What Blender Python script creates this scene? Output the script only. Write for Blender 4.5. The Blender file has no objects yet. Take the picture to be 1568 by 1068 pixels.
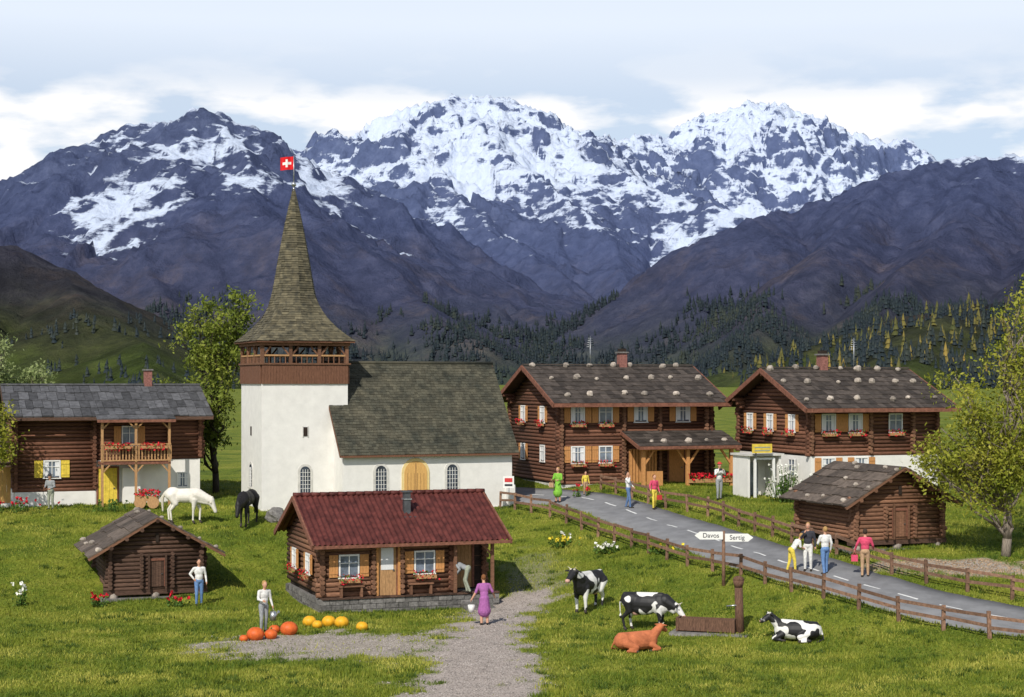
import bpy, math, random, numpy as np
from mathutils import Vector, Matrix
random.seed(7); rng=np.random.default_rng(5)
sc=bpy.context.scene
sc.view_settings.view_transform='Standard'
try: sc.view_settings.look='None'
except: pass
F=2600.0; CAMZ=8.8
# ---------------------------------------------------------------- materials
MATS={}
def nd(nt,t,**k):
    n=nt.nodes.new(t)
    for a,b in k.items(): setattr(n,a,b)
    return n
def M(name,col,rough=.85,var=.3,scale=6,bump=.15,stretch=(1,1,1),col2=None,spec=.25,metal=0,island=0,detail=5,bd=.02):
    m=bpy.data.materials.new(name); m.use_nodes=True; nt=m.node_tree
    b=nt.nodes['Principled BSDF']; L=nt.links
    b.inputs['Roughness'].default_value=rough; b.inputs['Metallic'].default_value=metal
    b.inputs['Specular IOR Level'].default_value=spec
    tc=nd(nt,'ShaderNodeTexCoord'); mp=nd(nt,'ShaderNodeMapping'); mp.inputs['Scale'].default_value=stretch
    L.new(tc.outputs['Object'],mp.inputs['Vector'])
    nz=nd(nt,'ShaderNodeTexNoise'); nz.inputs['Scale'].default_value=scale; nz.inputs['Detail'].default_value=detail
    nz.inputs['Roughness'].default_value=.65
    L.new(mp.outputs[0],nz.inputs['Vector'])
    rp=nd(nt,'ShaderNodeValToRGB'); rp.color_ramp.elements[0].position=.32; rp.color_ramp.elements[1].position=.7
    c=np.array(col)
    lo=c*(1-var); hi=np.clip(c*(1+var),0,1) if col2 is None else np.array(col2)
    rp.color_ramp.elements[0].color=(*lo,1); rp.color_ramp.elements[1].color=(*hi,1)
    L.new(nz.outputs[0],rp.inputs[0]); out=rp.outputs[0]
    if island:
        g=nd(nt,'ShaderNodeNewGeometry'); h=nd(nt,'ShaderNodeHueSaturation')
        mr=nd(nt,'ShaderNodeMapRange'); mr.inputs[3].default_value=1-island; mr.inputs[4].default_value=1+island
        L.new(g.outputs['Random Per Island'],mr.inputs[0]); L.new(mr.outputs[0],h.inputs['Value']); L.new(out,h.inputs['Color']); out=h.outputs[0]
    L.new(out,b.inputs['Base Color'])
    if bump:
        bp=nd(nt,'ShaderNodeBump'); bp.inputs['Strength'].default_value=bump; bp.inputs['Distance'].default_value=bd
        L.new(nz.outputs[0],bp.inputs['Height']); L.new(bp.outputs[0],b.inputs['Normal'])
    MATS[name]=m; return m
M('log',(.135,.06,.036),var=.5,scale=5,stretch=(1.2,1.2,9),bump=.5,island=.35)
M('log_dark',(.085,.048,.033),var=.5,scale=5,stretch=(1.2,1.2,9),bump=.5,island=.35)
M('log_brown',(.18,.09,.053),var=.45,scale=5,stretch=(1.2,1.2,9),bump=.5,island=.3)
M('inner',(.03,.02,.015)); M('band',(.16,.075,.045),var=.4,scale=9,stretch=(6,6,.6),bump=.3)  # inner: near-black, mainly for cores added inside walls to block light
M('plaster',(.74,.72,.68),var=.07,scale=2.2,bump=.4,bd=.025,detail=10)
M('plaster_old',(.58,.56,.52),var=.2,scale=4,bump=.35,detail=9)
M('stone',(.17,.16,.15),var=.45,scale=7,bump=.8,bd=.05,island=.3)
M('roofstone',(.36,.31,.26),var=.35,scale=7,bump=.6,island=.35)
M('shingle',(.058,.062,.048),var=.4,scale=1.3,bump=.4,island=.3,col2=(.105,.095,.065),detail=8)
M('spire',(.085,.08,.058),var=.4,scale=4,bump=.5,island=.3,col2=(.165,.14,.085))
M('rooftile',(.062,.05,.042),var=.4,scale=3,bump=.4,island=.4)
M('roofslab',(.085,.085,.09),var=.4,scale=4,bump=.4,island=.4)
M('roofwood',(.105,.082,.066),var=.4,scale=5,bump=.4,island=.4)
M('redroof',(.088,.022,.018),var=.5,scale=2.6,rough=.65,bump=.15,detail=10,col2=(.15,.040,.032))
M('fascia',(.20,.085,.055),var=.4,scale=8,bump=.2)
M('orange',(.52,.25,.09),var=.3,scale=6,stretch=(8,8,1),bump=.15)
M('doorgold',(.62,.36,.12),var=.2,scale=6,stretch=(8,8,1),bump=.15)
M('surround',(.72,.56,.26),var=.1,scale=6)
M('tanwood',(.42,.24,.11),var=.35,scale=6,stretch=(6,6,1),bump=.15)
M('white',(.78,.77,.74),var=.05,rough=.5); M('glass',(.16,.19,.24),rough=.12,var=.5,scale=2,spec=.7,bump=0)
M('darkglass',(.04,.05,.07),rough=.15,var=.5,scale=2,spec=.7,bump=0)
M('curtain',(.7,.7,.7),var=.12,scale=12,stretch=(6,6,1)); M('yellow',(.7,.52,.07),var=.2)
M('redflower',(.55,.015,.03),var=.4,scale=30,island=.4); M('whiteflower',(.8,.78,.7),island=.1); M('yellowflower',(.75,.6,.05),island=.2)
M('leafg',(.07,.13,.02),island=.5,scale=20)
M('metal',(.12,.125,.13),metal=.6,rough=.5); M('steel',(.45,.46,.47),metal=.8,rough=.35)
M('brick',(.25,.11,.09),var=.4,scale=12,bump=.4); M('fence',(.20,.115,.075),var=.4,scale=8,bump=.3,island=.3)
M('postwood',(.13,.07,.045),var=.5,scale=8,stretch=(4,4,.8),bump=.6)
M('asphalt',(.21,.21,.215),var=.22,scale=1.2,bump=.4,detail=14,bd=.01); M('paint',(.66,.66,.64),var=.2,scale=10)
M('flagred',(.62,.01,.015),var=.08,rough=.6)
M('pump',(.62,.12,.025),var=.25,scale=5,rough=.5,bump=.1); M('pumpy',(.75,.38,.02),var=.2,scale=5,rough=.5,bump=.1)
M('skin',(.55,.30,.2),var=.08,rough=.6); M('skinpink',(.6,.35,.28),var=.12)
for n_,c in dict(c_white=(.7,.69,.66),c_blue=(.12,.22,.42),c_grey=(.28,.29,.3),c_purple=(.33,.11,.3),c_green=(.2,.45,.05),c_yellow=(.7,.55,.08),
     c_red=(.55,.05,.05),c_pink=(.6,.07,.14),c_dark=(.04,.04,.05),c_tan=(.42,.27,.16),c_jeans=(.1,.17,.32),c_olive=(.3,.32,.25)).items(): M(n_,c,var=.22,scale=14,bump=.3)
M('hair_d',(.05,.03,.02),var=.4,scale=40); M('hair_b',(.4,.24,.09),var=.3,scale=40); M('hair_g',(.4,.39,.37),var=.3,scale=40); M('hair_r',(.2,.08,.03),var=.3,scale=40)
M('shoe',(.03,.025,.02)); M('hoof',(.05,.04,.035)); M('horn',(.6,.55,.42))
M('horse_w',(.70,.66,.58),var=.16,scale=3,bump=.15); M('horse_k',(.018,.016,.016),var=.4,scale=4,rough=.5,bump=.1)
M('mane_w',(.55,.50,.40),var=.25,scale=20); M('calf',(.45,.14,.06),var=.3,scale=3); M('pebble',(.33,.29,.26),var=.2,scale=1,island=.45,bump=0)
M('litter',(.36,.25,.16),var=.2,scale=1,island=.5,bump=0)
M('bark',(.2,.165,.13),var=.5,scale=9,stretch=(3,3,.6),bump=.8,bd=.04); M('barkdark',(.07,.055,.04),var=.5,scale=9,stretch=(3,3,.6),bump=.8)
def cowmat():
    m=bpy.data.materials.new('cow_hide'); m.use_nodes=True; nt=m.node_tree;L=nt.links;b=nt.nodes['Principled BSDF'];b.inputs['Roughness'].default_value=.6
    tc=nd(nt,'ShaderNodeTexCoord'); nz=nd(nt,'ShaderNodeTexNoise'); nz.inputs['Scale'].default_value=1.9; nz.inputs['Detail'].default_value=1.5
    oi=nd(nt,'ShaderNodeObjectInfo'); ad=nd(nt,'ShaderNodeVectorMath',operation='ADD'); ml=nd(nt,'ShaderNodeVectorMath',operation='SCALE'); ml.inputs[3].default_value=3
    L.new(tc.outputs['Object'],ad.inputs[0]); L.new(oi.outputs['Location'],ml.inputs[0]); L.new(ml.outputs[0],ad.inputs[1]); L.new(ad.outputs[0],nz.inputs['Vector'])
    rp=nd(nt,'ShaderNodeValToRGB'); rp.color_ramp.interpolation='EASE'; e=rp.color_ramp.elements; e[0].position=.50;e[1].position=.515;e[0].color=(.012,.011,.012,1);e[1].color=(.72,.7,.66,1)
    L.new(nz.outputs[0],rp.inputs[0]); L.new(rp.outputs[0],b.inputs['Base Color']); MATS['cow']=m
cowmat()
def leafmat(name,c1,c2,c3,scale=.5,tl=.25,contrast=1.9):
    m=bpy.data.materials.new(name); m.use_nodes=True; nt=m.node_tree;L=nt.links;b=nt.nodes['Principled BSDF'];b.inputs['Roughness'].default_value=.6;b.inputs['Specular IOR Level'].default_value=.2
    g=nd(nt,'ShaderNodeNewGeometry'); rp=nd(nt,'ShaderNodeValToRGB'); e=rp.color_ramp.elements
    e[0].color=(*c1,1);e[1].color=(*c3,1); x=e.new(.55); x.color=(*c2,1)
    nz=nd(nt,'ShaderNodeTexNoise'); nz.inputs['Scale'].default_value=scale; nz.inputs['Detail'].default_value=5
    tc=nd(nt,'ShaderNodeTexCoord'); L.new(tc.outputs['Object'],nz.inputs['Vector'])
    mx=nd(nt,'ShaderNodeMath',operation='MULTIPLY_ADD'); mx.inputs[1].default_value=.5; 
    s2=nd(nt,'ShaderNodeMath',operation='MULTIPLY_ADD'); s2.inputs[1].default_value=contrast; s2.inputs[2].default_value=.25-.5*contrast
    L.new(nz.outputs[0],s2.inputs[0]); L.new(g.outputs['Random Per Island'],mx.inputs[0]); L.new(s2.outputs[0],mx.inputs[2]); L.new(mx.outputs[0],rp.inputs[0]); L.new(rp.outputs[0],b.inputs['Base Color'])
    tr=nd(nt,'ShaderNodeBsdfTranslucent'); ms=nd(nt,'ShaderNodeMixShader'); ms.inputs[0].default_value=tl; L.new(rp.outputs[0],tr.inputs[0])
    L.new(b.outputs[0],ms.inputs[1]);L.new(tr.outputs[0],ms.inputs[2]);L.new(ms.outputs[0],nt.nodes['Material Output'].inputs[0]); MATS[name]=m
leafmat('leaf_y',(.13,.17,.015),(.27,.28,.03),(.45,.42,.07)); leafmat('leaf_m',(.08,.12,.015),(.18,.22,.03),(.33,.35,.06)); leafmat('leaf_p',(.14,.19,.06),(.24,.29,.11),(.38,.42,.2))
leafmat('grassblade',(.08,.14,.014),(.23,.265,.03),(.46,.43,.085),.35,.25,2.6); leafmat('tuftgrass',(.04,.08,.012),(.09,.14,.018),(.17,.2,.03),.5)
leafmat('conifer',(.012,.018,.026),(.018,.028,.032),(.035,.042,.03),.01,.0); leafmat('larch',(.05,.06,.02),(.13,.115,.03),(.26,.18,.04),.01,.0)
# ---------------------------------------------------------------- mesh builder
class MB:
    def __init__(s): s.v=[];s.f=[];s.m=[];s.sm=[];s.M=Matrix.Identity(4)
    def add(s,vs,fs,m,smooth=False):
        o=len(s.v); s.v+= [tuple(s.M@Vector(v)) for v in vs]
        s.f+=[tuple(o+i for i in f) for f in fs]; s.m+=[m]*len(fs); s.sm+=[smooth]*len(fs)
    BF=[(0,3,2,1),(4,5,6,7),(0,1,5,4),(1,2,6,5),(2,3,7,6),(3,0,4,7)]
    def box(s,x0,x1,y0,y1,z0,z1,m):
        s.add([(x0,y0,z0),(x1,y0,z0),(x1,y1,z0),(x0,y1,z0),(x0,y0,z1),(x1,y0,z1),(x1,y1,z1),(x0,y1,z1)],MB.BF,m)
    def beam(s,p0,p1,w,h,m):
        p0=Vector(p0);p1=Vector(p1);d=(p1-p0).normalized(); up=Vector((0,0,1)) if abs(d.z)<.95 else Vector((0,1,0))
        a=d.cross(up).normalized()*w/2; b=a.cross(d).normalized()*h/2
        s.add([p0-a-b,p0+a-b,p1+a-b,p1-a-b,p0-a+b,p0+a+b,p1+a+b,p1-a+b],MB.BF,m)
    def cyl(s,p0,p1,r0,r1,m,n=8,smooth=True):
        p0=Vector(p0);p1=Vector(p1);d=(p1-p0)
        if d.length<1e-6:return
        d.normalize(); up=Vector((0,0,1)) if abs(d.z)<.9 else Vector((1,0,0)); a=d.cross(up).normalized(); b=d.cross(a)
        vs=[];
        for p,r in((p0,r0),(p1,r1)):
            for i in range(n):
                t=2*math.pi*i/n; vs.append(p+a*math.cos(t)*r+b*math.sin(t)*r)
        s.add(vs,[(i,(i+1)%n,n+(i+1)%n,n+i)[::-1] for i in range(n)],m,smooth)
        o=len(s.v)-2*n
        s.f+= [tuple(o+i for i in range(n)),tuple(o+n+i for i in range(n))[::-1]]; s.m+=[m]*2; s.sm+=[False]*2
    def ell(s,c,r,m,R=None,nu=10,nv=7,jit=0,smooth=True):
        vs=[];c=Vector(c)
        for j in range(1,nv):
            for i in range(nu):
                a=2*math.pi*i/nu;b=math.pi*j/nv;q=1+random.uniform(-jit,jit)
                v=Vector((r[0]*math.sin(b)*math.cos(a)*q,r[1]*math.sin(b)*math.sin(a)*q,r[2]*math.cos(b)*q))
                vs.append(c+(R@v if R else v))
        t=Vector((0,0,r[2]));t=R@t if R else t; vs+= [c+t,c-t]; T=len(vs)-2
        fs=[]
        for j in range(nv-2):
            for i in range(nu): k=(i+1)%nu; fs.append((j*nu+i,(j+1)*nu+i,(j+1)*nu+k,j*nu+k))
        for i in range(nu): k=(i+1)%nu; fs+=[(T,i,k),(T+1,(nv-2)*nu+k,(nv-2)*nu+i)]
        s.add(vs,fs,m,smooth)
    def tufts(s,x0,x1,y0,y1,z0,z1,n,m,sz=.05):
        for _ in range(n):
            c=Vector((random.uniform(x0,x1),random.uniform(y0,y1),random.uniform(z0,z1)))
            a=Vector([random.gauss(0,1) for _ in range(3)]).normalized()*sz; b=Vector([random.gauss(0,1) for _ in range(3)]).normalized()*sz
            s.add([c-a,c+b,c+a,c-b],[(0,1,2,3)],m)
    def obj(s,name,parent=None,loc=None,rot=0):
        me=bpy.data.meshes.new(name); me.from_pydata(s.v,[],s.f)
        ks=list(dict.fromkeys(s.m)); 
        for k in ks: me.materials.append(MATS[k])
        ix={k:i for i,k in enumerate(ks)}
        me.polygons.foreach_set('material_index',[ix[k] for k in s.m]); me.polygons.foreach_set('use_smooth',s.sm); me.update()
        o=bpy.data.objects.new(name,me); sc.collection.objects.link(o)
        if parent: o.parent=parent
        if loc: o.location=loc
        o.rotation_euler[2]=rot
        return o
def empty(name,loc,rot=0,scale=1):
    e=bpy.data.objects.new(name,None); sc.collection.objects.link(e); e.location=loc; e.rotation_euler[2]=rot; e.scale=(scale,)*3; e.empty_display_size=.2; return e
# ---------------------------------------------------------------- noise
def _h(ix,iy,seed):
    h=(ix.astype(np.int64)*374761393+iy.astype(np.int64)*668265263+seed*1274126177)&0xffffffff
    h=((h^(h>>13))*1274126177)&0xffffffff; h=h^(h>>16); return (h&0xffff)/65535.0
def vn(x,y,seed=0):
    ix=np.floor(x);iy=np.floor(y);fx=x-ix;fy=y-iy
    def g(a,b,dx,dy):
        t=_h(a,b,seed)*2*np.pi; return np.cos(t)*dx+np.sin(t)*dy
    u=fx*fx*fx*(fx*(fx*6-15)+10);v=fy*fy*fy*(fy*(fy*6-15)+10)
    a=g(ix,iy,fx,fy);b=g(ix+1,iy,fx-1,fy);c=g(ix,iy+1,fx,fy-1);d=g(ix+1,iy+1,fx-1,fy-1)
    return (a*(1-u)+b*u)*(1-v)+(c*(1-u)+d*u)*v
def fbm(x,y,o=5,seed=0,ridged=False,g=.5):
    r=0;a=1;
    for i in range(o):
        q=vn(x*2**i+i*17.3,y*2**i-i*9.1,seed+i)
        r=r+a*((1-2*np.abs(q)*1.4)-.5 if ridged else q); a*=g
    return r
def sst(a,b,t): t=np.clip((t-a)/(b-a),0,1); return t*t*(3-2*t)
# ---------------------------------------------------------------- ground
CP=np.array([(-14,47,0),(0,47,0),(14,47,0),(-20,42,0),(20,42,0),(-1,61.5,0),(-8.75,59.8,0),(-7.3,65,0),(0,67.4,0),(-9.4,70.6,.1),(-4,70,.0),
(-16.1,68.2,0),(-12.4,67.4,0),(-21,66,.1),(-17.9,79.8,2.1),(-21,74.5,1.5),(-23,85.2,2.5),(-16,81.3,2.25),(-12.5,80,2.15),(0,86.7,2.45),(-7,83,2.35),
(2.3,85.2,2.8),(5.65,82.5,2.7),(10.2,83.9,3.05),(2.55,89.7,3.2),(14,86,2.9),(20,84,2.9),(1.9,81.3,2.3),(2,75.4,1.2),(-2,74,.9),(13.8,68.4,2.04),(17.6,68.6,2.0),
(11.85,65,1.5),(13.3,64.2,1.4),(18.2,60.4,.95),(16.7,55.9,.3),(11.7,60.9,1.0),(14.2,59.2,.6),(8.1,65,1.0),(6.9,58.4,.1),(2.67,63.7,.1),(5,60.5,0),(4.3,55.3,0),(9.4,57.1,0),
(3.6,77.4,1.9),(5.2,73.5,1.65),(6.6,69.9,1.4),(7.3,82.3,2.7),(10.3,75.1,2.3),(12.1,69,1.95),(-30,110,3.4),(0,110,3.7),(28,110,3.7),(-30,95,3),(0,98,3.5),(15,100,3.4),(28,95,3.2),
(28,70,2),(28,55,.3),(-30,70,.6),(-30,50,0),(0,42,0),(-12,92,2.6)],float)
def _tp(r2): return .5*r2*np.log(r2+1e-9)
NC=len(CP); K_=_tp(((CP[:,None,:2]-CP[None,:,:2])**2).sum(-1))+np.eye(NC)*4.0
P_=np.c_[np.ones(NC),CP[:,:2]]; A_=np.block([[K_,P_],[P_.T,np.zeros((3,3))]]); WT=np.linalg.solve(A_,np.r_[CP[:,2],0,0,0])
def gh(X,Y):
    X=np.asarray(X,float);Y=np.asarray(Y,float); x=np.clip(X,-30,28).ravel();y=np.clip(Y,42,110).ravel(); z=WT[NC]+WT[NC+1]*x+WT[NC+2]*y
    for i in range(NC): z=z+WT[i]*_tp((x-CP[i,0])**2+(y-CP[i,1])**2)
    z=z.reshape(X.shape); w=sst(100,170,Y); z=z*(1-w)+3.6*w
    return z+.06*fbm(X*.6,Y*.6,3,3)*(Y<120)
def gz(x,y): return float(gh(np.array([x]),np.array([y]))[0])
ROAD=[(-9,97),(-4,93),(-.5,90),(2.3,87.2),(4.6,83.8),(6.3,79.5),(7.8,75.5),(9.2,71.3),(10.6,67.7),(12.2,64.4),(14,61.6),(16.5,59),(19.5,56.6),(24,53.5),(32,49),(50,40)]
def catmull(P,k=8):
    P=[Vector(p) for p in P]; P=[2*P[0]-P[1]]+P+[2*P[-1]-P[-2]]; out=[]
    for i in range(1,len(P)-2):
        for j in range(k):
            t=j/k;a,b,c,d=P[i-1:i+3]
            out.append(.5*((2*b)+(c-a)*t+(2*a-5*b+4*c-d)*t*t+(3*b-a-3*c+d)*t**3))
    out.append(P[-2]); return out
RC=catmull(ROAD,8)
def dist_poly(X,Y,pts):
    d=np.full(X.shape,1e9)
    for a,b in zip(pts[:-1],pts[1:]):
        ax,ay=a[0],a[1];bx,by=b[0]-ax,b[1]-ay;t=np.clip(((X-ax)*bx+(Y-ay)*by)/(bx*bx+by*by+1e-9),0,1)
        d=np.minimum(d,np.hypot(X-ax-t*bx,Y-ay-t*by))
    return d
RW=1.65
PATH=[(.6,68),(-.4,65),(-1,61),(-1.0,55),(-1.1,47),(-1.4,38)]
def pathmask(X,Y):
    nz=fbm(X*.9,Y*.9,5,11)*1.4
    d=dist_poly(X,Y,PATH)-1.15-np.clip((62-Y)*.05,0,.5); a=sst(.5,-.4,d+nz)
    e=np.hypot((X+5.8)/4.2,(Y-56.6)/2.6)-1; b=sst(.28,-.25,e+nz*.5)*.85
    f=np.hypot((X-.9)/1.1,(Y-70.5)/4.0)-1; c=sst(.4,-.3,f+nz*.6)*.3
    g=np.hypot((X-17.5)/3.2,(Y-65.6)/1.2)-1; h=sst(.3,-.2,g+nz*.5)*.9
    return np.maximum.reduce([a,b,c,h])
def gridmesh(name,xs,ys,zf,mat,attrs=None,smooth=True):
    X,Y=np.meshgrid(xs,ys); Z=zf(X,Y); nx,ny=len(xs),len(ys)
    co=np.stack([X,Y,Z],-1).reshape(-1,3); me=bpy.data.meshes.new(name)
    i=np.arange((nx-1)*(ny-1)); r=i//(nx-1);c=i%(nx-1);a=r*nx+c
    fc=np.stack([a,a+1,a+nx+1,a+nx],-1).astype(np.int32)
    npmesh(me,co,fc); me.materials.append(mat)
    if attrs:
        for k,fn in attrs.items():
            at=me.attributes.new(k,'FLOAT','POINT'); at.data.foreach_set('value',fn(X,Y).ravel().astype(np.float32))
    if smooth: me.polygons.foreach_set('use_smooth',np.ones(len(fc),bool))
    o=bpy.data.objects.new(name,me); sc.collection.objects.link(o); return o
def npmesh(me,co,fc):
    k=fc.shape[1]; me.vertices.add(len(co)); me.vertices.foreach_set('co',co.astype(np.float32).ravel())
    me.loops.add(fc.size); me.loops.foreach_set('vertex_index',fc.astype(np.int32).ravel())
    me.polygons.add(len(fc)); me.polygons.foreach_set('loop_start',np.arange(0,fc.size,k,dtype=np.int32)); me.polygons.foreach_set('loop_total',np.full(len(fc),k,np.int32)); me.update(calc_edges=True)
def groundmat():
    m=bpy.data.materials.new('ground_turf'); m.use_nodes=True; nt=m.node_tree;L=nt.links;b=nt.nodes['Principled BSDF'];b.inputs['Roughness'].default_value=.95;b.inputs['Specular IOR Level'].default_value=.1
    tc=nd(nt,'ShaderNodeTexCoord')
    def noise(s,d=6):
        q=nd(nt,'ShaderNodeTexNoise'); q.inputs['Scale'].default_value=s; q.inputs['Detail'].default_value=d; q.inputs['Roughness'].default_value=.7; L.new(tc.outputs['Object'],q.inputs['Vector']); return q.outputs[0]
    def ramp(src,els):
        r=nd(nt,'ShaderNodeValToRGB'); e=r.color_ramp.elements; e[0].position=els[0][0];e[0].color=(*els[0][1],1);e[1].position=els[-1][0];e[1].color=(*els[-1][1],1)
        for p,c in els[1:-1]: x=e.new(p);x.color=(*c,1)
        L.new(src,r.inputs[0]); return r.outputs[0]
    n1=noise(.3,9);n2=noise(9,6)
    g1=ramp(n1,[(.32,(.065,.105,.014)),(.46,(.145,.19,.022)),(.56,(.22,.245,.032)),(.7,(.32,.31,.065))]); g2=ramp(n2,[(.3,(.3,.3,.3)),(.7,(1.25,1.25,1.15))])
    mg=nd(nt,'ShaderNodeMix',data_type='RGBA',blend_type='MULTIPLY'); mg.inputs[0].default_value=1; L.new(g1,mg.inputs[6]);L.new(g2,mg.inputs[7])
    pv=ramp(noise(16,8),[(.3,(.17,.14,.12)),(.5,(.38,.32,.28)),(.7,(.55,.49,.44))])
    at=nd(nt,'ShaderNodeAttribute'); at.attribute_name='path'
    mx=nd(nt,'ShaderNodeMix',data_type='RGBA'); L.new(at.outputs['Fac'],mx.inputs[0]);L.new(mg.outputs[2],mx.inputs[6]);L.new(pv,mx.inputs[7])
    L.new(mx.outputs[2],b.inputs['Base Color'])
    bp=nd(nt,'ShaderNodeBump');bp.inputs['Strength'].default_value=.7;bp.inputs['Distance'].default_value=.04;L.new(n2,bp.inputs['Height']);L.new(bp.outputs[0],b.inputs['Normal']); return m
def ax(lo,hi,a,b,st,g=1.12):
    c=list(np.arange(a,b+1e-6,st)); s=st;x=c[-1]
    while x<hi: s*=g;x+=s;c.append(x)
    s=st;x=c[0];l=[]
    while x>lo: s*=g;x-=s;l.append(x)
    return np.array(l[::-1]+c)
def ground_z(X,Y):
    z=gh(X,Y); near=(np.abs(X)<60)&(Y<110); d=np.where(near,dist_poly(X,Y,[tuple(p) for p in RC[::2]]),99)
    return z-.09*(1-sst(RW-.2,RW+.25,d))
gridmesh('ground',ax(-6000,6000,-34,34,.34),ax(-300,9000,40,112,.34),ground_z,groundmat(),{'path':lambda X,Y:np.where((Y<90)&(np.abs(X)<35),pathmask(X,Y),0)})
# road
mb=MB(); vs=[];
for i,p in enumerate(RC):
    t=(RC[min(i+1,len(RC)-1)]-RC[max(i-1,0)]).normalized(); nrm=Vector((-t.y,t.x))
    for k in(-1,-.5,0,.5,1):
        q=p+nrm*RW*k; vs.append((q.x,q.y,gz(q.x,q.y)+.012+.02*(1-k*k)))
    for k in(-1,1):
        q=p+nrm*RW*k*1.02; vs.append((q.x,q.y,gz(q.x,q.y)-.15))
fs=[]
for i in range(len(RC)-1):
    a=i*7;b=a+7
    for k in range(4): fs.append((a+k,b+k,b+k+1,a+k+1))
    fs+=[(a+5,b+5,b,a),(a+4,b+4,b+6,a+6)]
mb.add(vs,fs,'asphalt',True); mb.obj('road')
mb=MB()
for i in range(0,len(RC)-1):
    if i%4<2:
        p,q=RC[i],RC[i+1]; t=(q-p).normalized();nn=Vector((-t.y,t.x))*.05
        pts=[p-nn,q-nn,q+nn,p+nn]; mb.add([(a.x,a.y,gz(a.x,a.y)+.042) for a in pts],[(0,1,2,3)],'paint')
mb.obj('road_marking')
# grass blades
def in_buildings(X,Y):
    r=np.zeros(X.shape,bool)
    for (bx,by,th,l0,l1,d0,d1) in [(-7.3,65,20,-.2,7.4,-.2,6),(-16.1,68.2,20,-.4,4,-.3,4),(13.8,68.4,20,-.1,4,-.1,4)]:
        c,s_=math.cos(math.radians(th)),math.sin(math.radians(th)); u=(X-bx)*c+(Y-by)*s_; v=-(X-bx)*s_+(Y-by)*c
        r|=((u>l0)&(u<l1)&(v>d0)&(v<d1))
    return r
def blades(name,X,Y,ht,wd,lean,mat):
    k=len(X);Z=gh(X,Y); a=rng.random(k)*2*np.pi; w=wd[0]+wd[1]*rng.random(k); ln=rng.normal(0,lean,(k,2))
    co=np.empty((k,3,3)); dx=np.cos(a)*w;dy=np.sin(a)*w
    co[:,0]=np.stack([X-dx,Y-dy,Z-.01],-1);co[:,1]=np.stack([X+dx,Y+dy,Z-.01],-1);co[:,2]=np.stack([X+ln[:,0],Y+ln[:,1],Z+ht],-1)
    me=bpy.data.meshes.new(name); npmesh(me,co.reshape(-1,3),np.arange(3*k).reshape(-1,3)); me.materials.append(MATS[mat]); o=bpy.data.objects.new(name,me); sc.collection.objects.link(o)
N=460000
Y=42+ (100-42)*rng.random(N)**1.25; X=(rng.random(N)*2-1)*(Y*.33+2)
pm=pathmask(X,Y); rd=dist_poly(X,Y,[tuple(p) for p in RC[::3]]); keep=(rng.random(N)>pm*1.1)&(rd>RW+.05)&~in_buildings(X,Y)
X=X[keep];Y=Y[keep]
blades('grass',X,Y,(.035+.07*rng.random(len(X)))*(1+.8*sst(0,.4,fbm(X*.5,Y*.5,3,9))),(.012,.014),.04,'grassblade')
NT=1700; cy=45+50*rng.random(NT)**1.2; cx=(rng.random(NT)*2-1)*(cy*.33+1); nn=40
kp=(fbm(cx*.25,cy*.25,3,77)>-.05)|(rng.random(NT)<.15); cx=cx[kp];cy=cy[kp]
ex_=[]  # weeds along the plinths
for (bx,by,L_) in [(-7.3,65,7.2),(-16.1,68.2,3.7),(13.75,68.2,4),(-8.3,83.3,9),(-24.9,85.2,9.2)]:
    for _ in range(int(L_*3)): u=random.uniform(-.3,L_+.2); ex_.append((bx+u*.94+.12,by+u*.342-random.uniform(.25,.5)))
for p in [(-.6,86),(.6,83.5),(1.9,81.3),(3.6,77.4),(5.2,73.5),(6.6,69.9),(8.8,66),(11.5,60.9),(14.4,57.6)]:
    for _ in range(5): ex_.append((p[0]+random.gauss(-.2,.6),p[1]+random.gauss(-.5,.5)))
cx=np.r_[cx,[a[0] for a in ex_]];cy=np.r_[cy,[a[1] for a in ex_]]
X=np.repeat(cx,nn)+rng.normal(0,.11,len(cx)*nn);Y=np.repeat(cy,nn)+rng.normal(0,.11,len(cx)*nn); kp=(dist_poly(X,Y,[tuple(p) for p in RC[::3]])>RW+.1)&(rng.random(len(X))>pathmask(X,Y)*1.3)&~in_buildings(X,Y); X=X[kp];Y=Y[kp]
blades('grass_tufts',X,Y,.06+.11*rng.random(len(X)),(.012,.014),.07,'tuftgrass')
# gravel
def scatter(name,N,xr,yr,dens,size,mat):
    X=rng.uniform(*xr,N);Y=rng.uniform(*yr,N);kp=rng.random(N)<dens(X,Y);X=X[kp];Y=Y[kp];k=len(X);Z=gh(X,Y)
    base=np.array([(1,0,0),(-1,0,0),(0,1,0),(0,-1,0),(0,0,.7),(0,0,-.7)],float); F_=np.array([(0,2,4),(2,1,4),(1,3,4),(3,0,4)])
    sz=size*(.5+rng.random((k,1,3))); th=rng.random(k)*6.28; c,s=np.cos(th),np.sin(th)
    v=base[None]*sz; vx=v[...,0]*c[:,None]-v[...,1]*s[:,None]; vy=v[...,0]*s[:,None]+v[...,1]*c[:,None]
    co=np.stack([vx+X[:,None],vy+Y[:,None],v[...,2]+Z[:,None]+.004],-1).reshape(-1,3); fc=(F_[None]+6*np.arange(k)[:,None,None]).reshape(-1,3)
    me=bpy.data.meshes.new(name); npmesh(me,co,fc); me.materials.append(MATS[mat]); o=bpy.data.objects.new(name,me); sc.collection.objects.link(o)
scatter('gravel',70000,(-11,3),(45,72),lambda X,Y:pathmask(X,Y)*.9,.026,'pebble')
scatter('leaf_litter',9000,(13,22),(63,68),lambda X,Y:pathmask(X,Y)*(dist_poly(X,Y,[tuple(p) for p in RC[::3]])>RW+.1),.035,'litter')
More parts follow.
